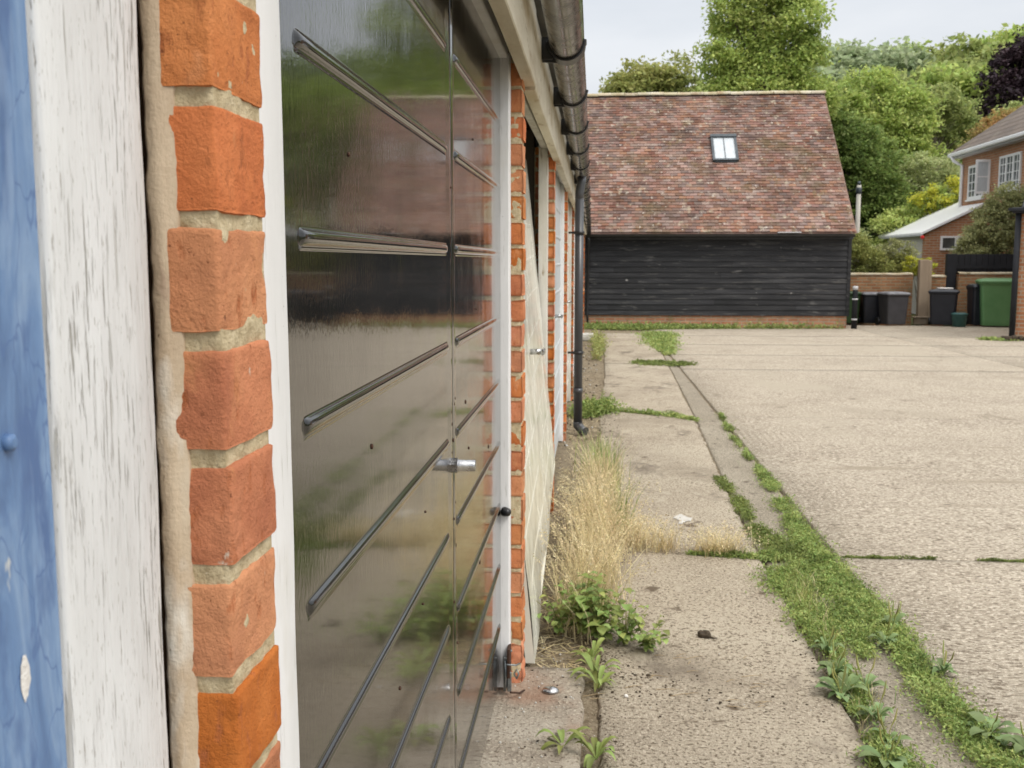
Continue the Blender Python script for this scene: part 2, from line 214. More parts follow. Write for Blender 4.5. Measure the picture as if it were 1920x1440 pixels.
leafm('weed green', (0.182, 0.241, 0.067), (0.290, 0.369, 0.110), (0.444, 0.509, 0.185), tr=.3, sc=6, isl=(.03,.38))
leafm('weed dark', (0.129, 0.167, 0.044), (0.194, 0.238, 0.066), (0.289, 0.335, 0.101), tr=.25, sc=6, isl=(.02,.3))
leafm('weed yellow', (.22,.26,.08), (.34,.36,.12), (.46,.44,.18), tr=.3, sc=6, isl=(.03,.3))
leafm('plantain leaf', (.13,.20,.075), (.19,.27,.11), (.26,.35,.17), tr=.2, sc=12, isl=(.02,.22))
M['bark'] = mat('bark', [(.3,(.06,.05,.035)),(.7,(.14,.115,.085))], sc=6, st=(1,1,.2), rough=.95, bump=[(10,.03,(1,1,.2))])
M['pale_bark'] = mat('pale bark', [(.3,(.30,.26,.20)),(.7,(.45,.40,.32))], sc=6, st=(1,1,.2), rough=.95)
M['red'] = mat('red petal', [(.3,(.55,.02,.02)),(.7,(.7,.05,.04))], sc=6, rough=.6)

M['dead twig'] = mat('dead twig', [(.3,(.30,.22,.12)),(.7,(.50,.38,.22))], sc=40, rough=.9)
# ------------------------------------------------------------ mesh helpers
class MB:
    def __init__(s): s.v = []; s.f = []; s.m = []; s.nv = 0; s.sm = []
    def add(s, verts, faces, m=0, smooth=False):
        verts = np.asarray(verts, float); o = s.nv; s.v.append(verts); s.nv += len(verts)
        s.f += [tuple(int(i)+o for i in f) for f in faces]; s.m += [m]*len(faces); s.sm += [smooth]*len(faces); return s
    def box(s, a, b, m=0, bev=0):
        x0,y0,z0 = a; x1,y1,z1 = b
        if bev <= 0:
            return s.add([(x0,y0,z0),(x1,y0,z0),(x1,y1,z0),(x0,y1,z0),(x0,y0,z1),(x1,y0,z1),(x1,y1,z1),(x0,y1,z1)],
                [(0,3,2,1),(4,5,6,7),(0,1,5,4),(1,2,6,5),(2,3,7,6),(3,0,4,7)], m)
        v = []; idx = {}
        c = [(x0,x1),(y0,y1),(z0,z1)]
        for i in range(8):
            bit = [(i>>k)&1 for k in range(3)]
            for ax in range(3):
                p = [c[k][bit[k]] + (0 if k == ax else (bev if bit[k] == 0 else -bev)) for k in range(3)]
                idx[(tuple(bit), ax)] = len(v); v.append(p)
        f = []
        for ax in range(3):
            o1, o2 = (ax+1)%3, (ax+2)%3
            for sd in (0, 1):
                q = []
                for (p1, p2) in ((0,0),(1,0),(1,1),(0,1)):
                    bit = [0,0,0]; bit[ax] = sd; bit[o1] = p1; bit[o2] = p2; q.append(idx[(tuple(bit), ax)])
                f.append(q if sd else q[::-1])
            for p1 in (0,1):
                for p2 in (0,1):
                    A = [0,0,0]; B = [0,0,0]; A[o1] = B[o1] = p1; A[o2] = B[o2] = p2; B[ax] = 1; A, B = tuple(A), tuple(B)
                    q = [idx[(A,o1)], idx[(B,o1)], idx[(B,o2)], idx[(A,o2)]]; f.append(q if p1 == p2 else q[::-1])
        for i in range(8):
            bit = tuple((i>>k)&1 for k in range(3)); q = [idx[(bit,0)], idx[(bit,1)], idx[(bit,2)]]
            f.append(q if sum(bit)%2 else q[::-1])
        return s.add(v, f, m)
    def tube(s, pts, rad, n=12, m=0, cap=True, smooth=True):
        pts = [Vector(p) for p in pts]; rad = rad if hasattr(rad, '__len__') else [rad]*len(pts); v = []; f = []
        up = None
        for i, p in enumerate(pts):
            d = (pts[min(i+1,len(pts)-1)] - pts[max(i-1,0)]).normalized()
            if up is None: up = d.orthogonal().normalized()
            a = (up - d*up.dot(d)).normalized(); b = d.cross(a); up = a
            for k in range(n):
                t = 2*math.pi*k/n; v.append(p + (a*math.cos(t) + b*math.sin(t))*rad[i])
        for i in range(len(pts)-1):
            for k in range(n): f.append((i*n+k, i*n+(k+1)%n, (i+1)*n+(k+1)%n, (i+1)*n+k))
        s.add([tuple(q) for q in v], f, m, smooth)
        if cap: o = s.nv-len(v); s.f += [tuple(range(o, o+n))[::-1], tuple(range(s.nv-n, s.nv))]; s.m += [m, m]; s.sm += [False, False]
        return s
    def prism(s, poly, lo, hi, axis=1, m=0):   # poly in the two other axes, in cyclic order
        o1, o2 = {0:(1,2),1:(0,2),2:(0,1)}[axis]; v = []
        for h in (lo, hi):
            for p in poly: q = [0,0,0]; q[axis] = h; q[o1] = p[0]; q[o2] = p[1]; v.append(q)
        n = len(poly); f = [tuple(range(n)), tuple(range(2*n-1, n-1, -1))] + [(i, i+n, (i+1)%n+n, (i+1)%n) for i in range(n)]
        return s.add(v, f, m)
    def grid(s, P, m=0, smooth=True):  # P array (a,b,3)
        P = np.asarray(P); a, b = P.shape[:2]
        return s.add(P.reshape(-1,3), [(i*b+j, (i+1)*b+j, (i+1)*b+j+1, i*b+j+1) for i in range(a-1) for j in range(b-1)], m, smooth)
W = {}
def build(name, mb, mats, parent=None, fix=True, weld=False):
    v = np.concatenate(mb.v); org = W.get(parent.name, (0,0,0)) if parent else (0,0,0)
    v = v - np.array(org); me = bpy.data.meshes.new(name); me.from_pydata(v.tolist(), [], mb.f)
    for k in (mats if isinstance(mats, (list, tuple)) else [mats]): me.materials.append(M[k])
    me.polygons.foreach_set('material_index', mb.m); me.polygons.foreach_set('use_smooth', mb.sm)
    if fix and len(mb.f) < 60000:
        import bmesh
        bm = bmesh.new(); bm.from_mesh(me); bmesh.ops.recalc_face_normals(bm, faces=bm.faces); bm.to_mesh(me); bm.free()
    if weld:
        import bmesh
        bm = bmesh.new(); bm.from_mesh(me); bmesh.ops.remove_doubles(bm, verts=bm.verts, dist=.00008); bm.to_mesh(me); bm.free()
    me.update(); o = bpy.data.objects.new(name, me); C.objects.link(o)
    if parent: o.parent = parent; W[o.name] = org
    else: W[o.name] = (0,0,0)
    return o
def thing(name, label, cat, loc=(0,0,0), group=None, rz=0):
    o = bpy.data.objects.new(name, None); o.empty_display_size = .1; C.objects.link(o); o.location = loc; o.rotation_euler = (0,0,rz)
    W[o.name] = tuple(loc) if rz == 0 else (0,0,0)
    tag(o, label, cat, group); return o
def tag(o, label, cat, group=None):
    o['label'] = label; o['category'] = cat
    if group: o['group'] = group
    return o
def st(o, kind='structure'): o['kind'] = kind; return o
def dup(root, loc, rz=None, label=None, group=None, scale=None):
    r = root.copy(); C.objects.link(r); r.location = loc
    if rz is not None: r.rotation_euler = (0,0,rz)
    if label: r['label'] = label
    if group: r['group'] = group
    if scale: r.scale = scale
    def rec(a, b, d=0):
        for ch in [q for q in bpy.data.objects if q.parent == a]:
            c = ch.copy(); C.objects.link(c); c.parent = b; rec(ch, c, d+1)
    rec(root, r); return r
gz = lambda y: -.0085*y
nz3 = lambda x, y, z: mn.noise(Vector((x, y, z)))
def smooth_all(o):
    o.data.polygons.foreach_set('use_smooth', [True]*len(o.data.polygons)); return o

# ------------------------------------------------------------ brickwork with real bricks
def round_box(mb, a, b, res, r, amp, seed, m=0, chip=0.0, faces='xyzXYZ'):
    """box subdivided on its surface, edges rounded by r, displaced by noise"""
    a = np.array(a); b = np.array(b); dims = b-a; c = (a+b)/2
    for ax in range(3):
        for sd in (0, 1):
            if ('XYZ' if sd else 'xyz')[ax] not in faces: continue
            o1, o2 = (ax+1)%3, (ax+2)%3
            n1 = max(2, int(dims[o1]/res)); n2 = max(2, int(dims[o2]/res))
            u = np.linspace(0, 1, n1+1); w_ = np.linspace(0, 1, n2+1); U, V = np.meshgrid(u, w_, indexing='ij')
            P = np.zeros(U.shape+(3,)); P[..., ax] = (b if sd else a)[ax]; P[..., o1] = a[o1]+U*dims[o1]; P[..., o2] = a[o2]+V*dims[o2]
            Q = np.clip(P, a+r, b-r); D = P-Q; ln = np.linalg.norm(D, axis=-1, keepdims=True); ln[ln == 0] = 1
            Nn = D/ln; P2 = Q+Nn*r
            for i in range(U.shape[0]):
                for j in range(U.shape[1]):
                    p = P2[i, j]; x, y, z = p+seed*1.37
                    d = amp*(nz3(x*22, y*22, z*22)*1.1+nz3(x*60, y*60, z*60)*.7+nz3(x*150, y*150, z*150)*.35)
                    if chip:
                        e_ = np.sort(np.minimum(np.abs(p-a), np.abs(b-p)))[1]
                        d -= chip*max(0, nz3(x*26, y*26, z*26)-.12)*max(0, 1-e_/.016)
                    P2[i, j] = p+Nn[i, j]*d
            mb.grid(P2 if sd else P2[::-1], m)
def pier(name, x_front, y0, y1, z0, z1, parent, res, label=None, depth=.105, phase=0.0, rough=1.0):
    mb = MB(); z = z0+phase; k = 0
    while z < z1:
        h = .0645+random.uniform(-.0015,.0015)
        dx = random.uniform(-.0016,.0016)*rough
        lowb = 1+2.2*max(0, 1-(z-z0)/.35)*(rough > 1)
        round_box(mb, (x_front-depth+.004, y0+dx, z), (x_front+dx, y1-dx, min(z+h, z1)), res, .0021*lowb, .0012*rough*lowb, k*1.7+y0*3+11, 0, chip=.0030*lowb, faces='XyYzZ')
        z += .0755; k += 1
    # mortar core
    n = int((z1-z0)/max(res*1.2, .004)); m_ = max(3, int((y1-y0)/max(res*1.2, .004)))
    for face in ('X', 'y', 'Y'):
        if face == 'X':
            P = np.array([[(x_front-.0027*max(1, rough), y, zz) for y in np.linspace(y0+.0027, y1-.0027, m_)] for zz in np.linspace(z0, z1, n)])
            P[..., 0] += np.vectorize(lambda a_, b_: min(1, max(0, min(a_-y0, y1-a_)-.003)/.010)*(.0022*nz3(1, a_*70, b_*70)+.0010*nz3(3, a_*16, b_*16)))(P[..., 1], P[..., 2])
        else:
            yy = y0+.0027 if face == 'y' else y1-.0027; sg = -1 if face == 'y' else 1
            P = np.array([[(x, yy, zz) for x in np.linspace(x_front-depth, x_front-.0027*max(1, rough), max(3, int(depth/max(res*1.2,.004))))] for zz in np.linspace(z0, z1, n)])
            P[..., 1] += sg*np.vectorize(lambda a_, b_: min(1, max(0, x_front-a_-.003)/.010)*(.0022*nz3(a_*70, 2, b_*70)+.0010*nz3(a_*16, 5, b_*16)))(P[..., 0], P[..., 2])
        mb.grid(P, 1)
    o = build(name, mb, ['brick', 'mortar'], parent, weld=True)
    if label: o['label'] = label
    return o

# ------------------------------------------------------------ setting: ground
mb = MB()
xs = np.concatenate([np.linspace(-150, -8, 8), np.linspace(-6, 16, 12), np.linspace(20, 220, 26)]); ys = np.concatenate([np.linspace(-30, 30, 13), np.linspace(36, 320, 40)])
def terr(x, y):
    z = gz(min(y, 30))-.06
    if y > 44: z += 0
    hx = max(0, min(1, (x+10)/34)); hy = max(0, min(1, (y-48)/70)); z += 10*hx*(hy**1.3) + (y > 48)*nz3(x*.03, y*.03, 1)*2*hy
    if y > 125: z += (y-125)*.02*hx
    return z
mb.grid([[(x, y, terr(x, y)) for y in ys] for x in xs])
st(build('ground', mb, 'field'))
def slab(x0, x1, y0, y1, dz=0, m=0, mb=None, jx=.003, seed=0):
    """one cast slab with slightly broken edges; x0/x1 may be functions of y"""
    fx0 = x0 if callable(x0) else (lambda y: x0); fx1 = x1 if callable(x1) else (lambda y: x1)
    n = max(2, int((y1-y0)/.04)) if y0 < 6 else max(2, int((y1-y0)/.25)); n = min(n, 160)
    Y = np.linspace(y0, y1, n); P = []
    for y in Y:
        e0 = jx*2*nz3(seed, y*9, 1)+jx*nz3(seed, y*40, 3); e1 = jx*2*nz3(seed+7, y*9, 1)+jx*nz3(seed+7, y*40, 3)
        yy = y+(.006*nz3(seed, 3, y) if y in (y0, y1) else 0); z = gz(yy)+dz
        a, b = fx0(y)+e0, fx1(y)+e1; row = [(a, yy, z-.07), (a+.002, yy, z-.008), (a+.010, yy, z)]
        k = 10 if b-a < 3 else 14
        for t in np.linspace(0, 1, k)[1:-1]: row.append((a+(b-a)*t, yy, z+.002*nz3((a+(b-a)*t)*2, yy*2, seed)))
        row += [(b-.010, yy, z), (b-.002, yy, z-.008), (b, yy, z-.07)]; P.append(row)
    P = np.array(P); first = P[0].copy(); first[:, 2] = gz(y0)-.07; last = P[-1].copy(); last[:, 2] = gz(y1)-.07
    mid0 = P[0].copy(); mid0[:,1] += .0; P[0,:,2] -= .006; P[1:2,:,1] = np.minimum(P[1:2,:,1], y0+.02)
    mb.grid(np.concatenate([[first], P, [last]]), m, True)
yard = MB(); js = [-3, 4.545, 9.0, 13.4, 15.7, 17.9, 20.3, 24.4]
for i in range(len(js)-1):
    g_ = .006
    slab(lambda y: 1.085+max(0, y-13)*.004, 5.6, js[i]+g_, js[i+1]-g_, 0, 0, yard, seed=i)
    slab(5.612, 14, js[i]+g_+.02, js[i+1]-g_+.02, 0, 0, yard, seed=i+20)
st(build('yard', yard, 'concrete_yard', fix=False))
ax1 = lambda y: .735+max(0, min(y, 10)-5)*.026+max(0, y-10)*.02
apron = MB(); ja = [-3, 4.56, 8.95, 14.1, 20.9]
for i in range(4): slab(lambda y: .012+(.0 if y < 9 else min(.07,(y-9)*.02)), ax1, ja[i]+.008, ja[i+1]-.008, 0, 0, apron, seed=40+i, jx=.011)
st(build('pavement', apron, 'concrete_apron', fix=False))
ch = MB(); jc = [-3, 4.5, 8.75, 13.9, 17.6]
for i in range(4): slab(lambda y: ax1(y)+.012, 1.072, jc[i]+.005, jc[i+1]-.005, -.012, 0, ch, seed=60+i)
st(build('drainage_strip', ch, 'channel', fix=False))
sill = MB(); slab(-.55, -.035, -3, 3.13, .012, 0, sill, jx=.006, seed=80); st(build('threshold', sill, 'concrete_sill', fix=False))
so_ = MB(); P = []
for y in np.concatenate([np.linspace(-3, 3, 5), np.linspace(3.05, 6, 90), np.linspace(6.1, 24.4, 120)]):
    P.append([(x, y, gz(y)-.012+.012*nz3(x*14, y*14, 2)+.008*nz3(x*50, y*50, 4)) for x in np.linspace(-.6, .03, 26)])
so_.grid(P); st(build('soil_strip', so_, 'soil', fix=False))
jn = MB(); jn.box((-.1, -3, -.5), (14.2, 24.5, -.26))
P = [[(x, y, gz(y)-.022) for x in (0, 1.2, 14.1)] for y in (-3, 24.45)]; jn2 = MB(); jn2.grid(P); st(build('soil_bed', jn2, 'soil', fix=False))

# ------------------------------------------------------------ garage row
WX = lambda y: -.235 if y < 1 else (-.225 if y < 3.2 else -.225-.0035*(y-3))
gr = thing('garage_row', 'long low brick garage row with white frames and up-and-over doors along the left side', 'garages', (-.235, .66, 0))
PY = [(.62, .712), (3.0, 3.11), (5.31, 5.42), (7.65, 7.76), (10.0, 10.11), (12.35, 12.46), (14.7, 14.81), (17.05, 17.16), (19.4, 19.6)]
pier('brick_pier', -.235, .62, .712, .45, 1.88, gr, .0026, 'sharp orange brick pier nearest the camera', depth=.040, phase=.030)
mb = MB(); round_box(mb, (-.36, .640, .0), (-.273, .709, 1.88), .03, .006, .004, 3); build('gap_shade_fill', mb, 'dark_wood', gr)  # pier fill coloured dark brown, painting in the shade of the gap beside the post
pier('brick_pier', -.235, .62, .712, -.02, .455, gr, .01)
pier('brick_pier', -.225, 3.0, 3.11, -.03, 1.86, gr, .007, 'orange brick pier between the black door and the cream door', rough=1.7)
for i, (a, b) in enumerate(PY[2:]): pier('brick_pier', WX(a), a, b, gz(a)-.02, 1.86, gr, .014 if i < 2 else .03)
# dividing walls, back wall, roof
mb = MB()
for a, b in PY: mb.box((-5.2, a+.004, -.2), (WX(a)-.108, b-.004, 1.95))
mb.box((-5.2, -2.2, -.2), (-.36, -2.1, 1.95)); mb.box((-5.3, -2.2, -.2), (-5.205, 19.6, 1.95))
build('dividing_wall', mb, 'inside', gr)
mb = MB(); mb.prism([(-.16, 2.035), (-.16, 2.06), (-5.5, 2.46), (-5.5, 2.435)], -2.3, 19.8, 1); build('roof', mb, 'roof_felt', gr)
mb = MB(); P = [(-2.2, 3.12), (3.135, 9.2), (9.21, 15.3), (15.31, 19.7)]
for i, (a, b) in enumerate(P):
    n = 24; off = 0 if i else .004
    for (zlo, zhi, xo, th) in ((1.80-.006*(i > 0)-.004*i, 2.02, 0, .036),):
        rows = []
        for y in np.linspace(a, b, n):
            x = -.197-.0033*max(0, y-3)+off+.002*nz3(y*1.5, i, 0)
            zz = zlo+.003*nz3(y*2, 5, i)
            rows.append([(x-th, y, zz), (x-.003, y, zz), (x, y, zz+.003), (x, y, zhi), (x-th, y, zhi), (x-th, y, zz)])
        mb.grid(rows, 0, False)
        for k, r_ in ((0, rows[0]), (1, rows[-1])): mb.add(r_[:5], [(0,1,2,3,4)])
    # second, thinner board lying on the fascia face
build('fascia', mb, 'fascia', gr)
mb = MB()
for y in np.arange(-1.9, 19.5, .45): mb.box((-2.5, y, 1.955), (-.236-.0033*max(0, y-3), y+.05, 2.03))
mb.box((-.34, -2.1, 1.95), (-.245, 19.5, 1.952+.05)); build('rafters', mb, 'dark_wood', gr)

RZ = [.205+.183*k for k in range(9)]
def door_panel(y0, y1, cols, mp, mb, seam=None, h0=.03, h1=1.845, dent=None, rh=.0058):
    """pressed steel door: height field with raised rounded ribs; mp(s,h,off)->xyz"""
    hs = [h0]
    for r in RZ:
        if r-.03 < h0 or r+.03 > h1: continue
        hs += [r-.075, r-.035] + [r+t for t in (-.0135,-.0125,-.0115,-.0095,-.0082,-.0078,-.006,-.003,0,.003,.006,.0078,.0085,.011)] + [r+.035]
    hs = sorted(set([h for h in hs if h0 <= h <= h1]+[h1])); ss = [y0, y1]
    for a, b in cols: ss += [a-.006, a-.003, a, a+.003, a+.008, a+.016, b-.016, b-.008, b-.003, b, b+.003] + list(np.linspace(a+.05, b-.05, 16))
    if seam: ss += [seam+t for t in (-.030,-.027,-.024,-.005,-.003,-.0012,.0012,.003,.005,.018,.021,.024)]
    ss = sorted(set([s_ for s_ in ss if y0 <= s_ <= y1])); P = []
    for s_ in ss:
        row = []
        for h in hs:
            off = 0
            for r in RZ:
                t = h-r
                if -.013 < t < .0083:
                    e_ = 0
                    for a, b in cols:
                        d = min(s_-a, b-s_); e_ = max(e_, 0 if d < 0 else min(1, math.sqrt(max(0, 1-(1-min(1, d/.022))**2))))
                    if abs(t) < .0081: off = max(off, rh*math.sqrt(max(0, 1-(t/.0081)**2))*e_)
                    elif -.0120 < t <= -.0081: off = max(off, .0011*e_)
            if seam:
                q = s_-seam
                if abs(q) < .0022: off -= .004
                if -.031 < q < -.023 or .017 < q < .025: off += .0014
            if dent: off += dent(s_, h)
            row.append(mp(s_, h, off))
        P.append(row)
    mb.grid(P, 0, True)
    # return edges and back so the sheet has a body
    for (sa, sb) in ((y0, y0), (y1, y1)):
        mb.grid([[mp(sa, h, 0) for h in hs], [mp(sa, h, -.03) for h in hs]], 0, False)
    mb.grid([[mp(s_, h0, 0) for s_ in ss], [mp(s_, h0, -.03) for s_ in ss]], 0, False)
    mb.grid([[mp(s_, h1, 0) for s_ in ss], [mp(s_, h1, -.03) for s_ in ss]], 0, False)
    mb.grid([[mp(s_, h, -.03) for h in (h0, h1)] for s_ in (y0, y1)], 0, False)
def jamb(mb, x0, x1, y0, y1, z0, z1, seed, amp=.0012):
    """timber post with waved faces and rounded arrises"""
    r = .003; prof = [(x1-r, y0), (x1, y0+r), (x1, y1-r), (x1-r, y1), (x0, y1), (x0, y0)]
    prof = [(x0, y0), (x1-r, y0), (x1-.0008, y0+.0008), (x1, y0+r)] + [(x1, y0+(y1-y0)*t) for t in (.25,.5,.75)] + [(x1, y1-r), (x1-.0008, y1-.0008), (x1-r, y1), (x0, y1)]
    rows = []
    for z in np.linspace(z0, z1, 90):
        rows.append([(x+(amp*nz3(seed, y*20, z*7) if x > x0 else 0), y+(amp*1.2*nz3(seed+3, (y > (y0+y1)/2)*5, z*9)+amp*.5*nz3(seed+5, (y > (y0+y1)/2)*5, z*40) if x > x0 else 0), z) for x, y in prof])
    mb.grid(rows, 0, True)
    for k in (0, -1): mb.add(rows[k], [tuple(range(len(prof)))])
def door_frame(jambs, head, m, label=None):
    mb = MB()
    for i, (x0, x1, y0, y1, z0, z1) in enumerate(jambs): jamb(mb, x0, x1, y0, y1, z0, z1, y0*3+i)
    x0, x1, y0, y1, z0, z1 = head; mb.box((x0, y0, z0), (x1, y1, z1), 0, .003)
    o = build('door_frame', mb, m, gr)
    if label: o['label'] = label
    return o
def handle(y, z, x, parent):
    """lever-free chrome T stem: hex nut, collar, short round bar"""
    mb = MB(); mb.tube([(x-.002, y, z), (x+.010, y, z)], .0165, 6, smooth=False)
    mb.tube([(x, y, z), (x+.011, y, z), (x+.0115, y, z), (x+.044, y, z), (x+.0455, y, z)], [.0125, .0125, .0115, .0115, .0095], 24)
    return build('handle', mb, 'chrome', parent)
# bay 0: blue door and its weathered white post
door_frame([(-.36, -.275, .492, .606, -.02, 1.9)], (-.36, -.272, -1.98, .49, 1.845, 1.93), 'post', 'flaking white post beside the blue door')
mb = MB(); door_panel(-1.9, .489, [(-1.8, -.8), (-.72, .30)], lambda s_, h, o: (-.2785+o, s_, h), mb, seam=None); bd = build('garage_door', mb, 'blue', gr); bd['label'] = 'blue painted garage door at the left edge'
for (y, z) in ((.452, 1.195), (.466, 1.018), (.452, .84), (.452, 1.40)):
    s_ = MB(); s_.tube([(-.280, y, z), (-.2755, y, z), (-.2742, y, z)], [.0042, .0042, .0022], 14); build('screw', s_, 'blue', bd)
for k, (y, z, sy, sz) in enumerate(((.455, 1.078, .0042, .011), (.447, 1.010, .0045, .012), (.425, 1.25, .003, .005))):
    s_ = MB(); ring = [(-.2780, y+sy*(1+.35*nz3(k, math.cos(t)*2, math.sin(t)*2))*math.cos(t), z+sz*(1+.4*nz3(k+5, math.cos(t)*2, math.sin(t)*2))*math.sin(t)) for t in np.linspace(0, 2*math.pi, 22)[:-1]]
    s_.add([(-.2776, y, z)]+ring, [(0, i+1, (i+1)%21+1) for i in range(21)]); build('paint_chip', s_, 'chalk', bd)
# sealant strip between post and brick
mb = MB(); rows = []
for z in np.linspace(-.02, 1.9, 420):
    nn = nz3(1, 2, z*16)*.0010+nz3(4, 2, z*60)*.0007+nz3(4, 9, z*260)*.0010; n2 = nz3(8, 2, z*9)*.0022+nz3(9, 2, z*45)*.0016+nz3(9, 5, z*150)*.0006
    fy = .6178+.0012*nz3(2, 7, z*14)+.0006*nz3(6, 7, z*70)
    rows.append([(-.2800+n2, .66, z), (-.2800+n2, fy+.001, z), (-.2780+n2, fy-.0004, z), (-.2695, fy-.0012, z), (-.2675, fy+.0014, z), (-.2618+nn, fy+.0020, z), (-.2612+nn, fy+.005, z), (-.2615+nn, .63, z)])
mb.grid(rows); build('sealant_strip', mb, 'sealant', gr)
# bay 1: black gloss door
door_frame([(-.36, -.262, .714, .843, -.02, 1.9), (-.30, -.259, 2.932, 2.998, .0, 1.86)], (-.36, -.262, .845, 2.930, 1.846, 1.93), 'frame', 'clean white frame round the black door')
mb = MB()
door_panel(.848, 2.93, [(.952, 1.888), (2.005, 2.90)], lambda s_, h, o: (-.284+o, s_, h), mb, seam=1.955)
blk = build('garage_door', mb, 'black_gloss', gr); blk['label'] = 'glossy black ribbed garage door reflecting the yard'
handle(1.957, .880, -.284, blk)
riv = MB(); riv.tube([(-.001, 0, 0), (.0012, 0, 0), (.0018, 0, 0)], [.0028, .0028, .0012], 10); r0 = build('rivet', riv, 'rust', blk)
RV = [(1.152,1.40),(1.245,1.048),(1.633,.867),(1.402,.661),(1.93,.99),(1.94,.965),(1.975,1.0),(1.985,1.01),(1.96,.93),(1.935,.91),(2.15,.98),(1.98,.80),(1.965,.77),(1.985,.71),(1.96,.60),(2.05,.75),(2.35,1.17),(2.2,.87),(2.6,.8),(1.03,1.62),(2.3,1.55),(2.5,1.33),(2.4,.55),(1.6,.72),(2.0,.5),(1.95,1.42)]
ob = Vector(W[blk.name])
for i, (y, z) in enumerate(RV):
    o = r0 if i == 0 else r0.copy()
    if i: C.objects.link(o); o.parent = blk
    o.location = Vector((-.2838, y, z)); sc_ = .55+.65*random.random(); o.scale = (1, sc_, sc_*random.choice((1, 1.2, 1.7)))
    if i == 0:
        for v in r0.data.vertices: v.co += ob
    o.location = Vector((-.2838, y, z))-ob
# black knob and latch on far jamb
mb = MB(); mb.tube([(-.275, 2.93, .545), (-.268, 2.925, .545), (-.259, 2.918, .545), (-.255, 2.915, .545)], [.014, .014, .011, .004], 20); build('door_stop', mb, 'plastic_dk', gr)
lt = MB(); lt.box((-.262, 2.89, .045), (-.2535, 2.94, .135), 1, .001); lt.tube([(-.252, 2.915, .125), (-.252, 2.915, .120)], .004, 10, 0)
lt.box((-.274, 2.905, .010), (-.262, 2.914, .105), 0, .002); lt.box((-.262, 2.90, .0), (-.250, 2.912, .06), 0, .002); lt.tube([(-.268, 2.902, .095), (-.266, 2.90, .05), (-.270, 2.90, .002)], .004, 10, 0)
lt.tube([(-.262, 2.868, .098), (-.235, 2.88, .092), (-.225, 2.90, .090)], .0025, 8, 0); lt.tube([(-.25, 2.87, .012), (-.225, 2.90, -.002), (-.213, 2.93, -.006)], .003, 8, 2)
lt.tube([(-.232, 2.88, .05), (-.226, 2.88, .066), (-.232, 2.88, .08), (-.240, 2.88, .066), (-.232, 2.88, .05)], .0025, 8, 0)
build('latch', lt, ['zinc', 'rust', 'rust'], gr)
# bay 2: cream door hanging ajar, bottom kicked out
a0, a1 = 3.16, 5.20
def mp2(s_, h, o):
    t = (s_-a0)/(a1-a0); z = -.015+.25*t*(1-h/1.9)+h*.955
    return (-.197-.0975*z+o+.003*nz3(s_*1.6, h*1.6, 4), s_, z)
def dent2(s_, h):
    k = max(0, 1-h/.8); return k*k*(.020*nz3(s_*2.2+h*2, h*1.3, 9))
mb = MB(); door_panel(a0, a1, [(3.28, 4.10), (4.22, 5.06)], mp2, mb, seam=4.17, h0=.0, h1=1.88, dent=dent2, rh=.0018)
cr = build('garage_door', mb, 'cream_gloss', gr); cr['label'] = 'cream garage door hanging ajar and buckled at the foot'
hb = MB(); hx = -.198-.0905*.91; hb.tube([(hx, 4.17, .91), (hx+.05, 4.17, .91)], .012, 16); hb.box((hx+.045, 4.13, .898), (hx+.06, 4.22, .922), 0, .004); build('handle', hb, 'chrome', cr)
door_frame([(-.36, WX(3.1)-.035, 3.112, 3.15, -.01, 1.86), (-.31, WX(5.3)-.032, 5.215, 5.305, .0, 1.86)], (-.30, WX(4)-.04, 3.152, 5.213, 1.846, 1.93), 'old_frame', 'stained cream frame round the ajar door')
# further bays
dm = ['pale_gloss', 'old_frame', 'white_gloss', 'pale_gloss', 'white_gloss', 'white_gloss']; dl = ['pale blue grey', 'stained cream', 'white', 'pale blue grey', 'white', 'white']
for i in range(6):
    y0, y1 = PY[i+2][1], PY[i+3][0]; x = WX((y0+y1)/2); z0 = gz(y0)
    door_frame([(-.40, WX(y0)-.022, y0+.003, y0+.09, z0-.02, 1.86), (-.40, WX(y1)-.022, y1-.09, y1-.003, z0-.02, 1.86)], (-.40, x-.03, y0+.092, y1-.092, 1.846, 1.93), 'frame' if i in (0, 2, 4) else 'old_frame')
    c0 = y0+.17; w_ = (y1-y0-.34-.1)/2; mb = MB()
    door_panel(y0+.094, y1-.094, [(c0, c0+w_), (c0+w_+.1, y1-.17)], lambda s_, h, o, z0=z0, q=y0: (WX(s_)-.045+o, s_, h+z0), mb, seam=(y0+y1)/2, h0=.03, h1=1.845-z0)
    d = build('garage_door', mb, dm[i], gr)
    if i < 3: d['label'] = dl[i]+' garage door further along the row'
    ym = (y0+y1)/2; hb = MB(); hb.tube([(WX(ym)-.045, ym, .93), (WX(ym), ym, .93)], .011, 12); hb.box((WX(ym)-.006, ym-.05, .92), (WX(ym)+.006, ym+.05, .94), 0, .003); build('handle', hb, 'chrome', d)
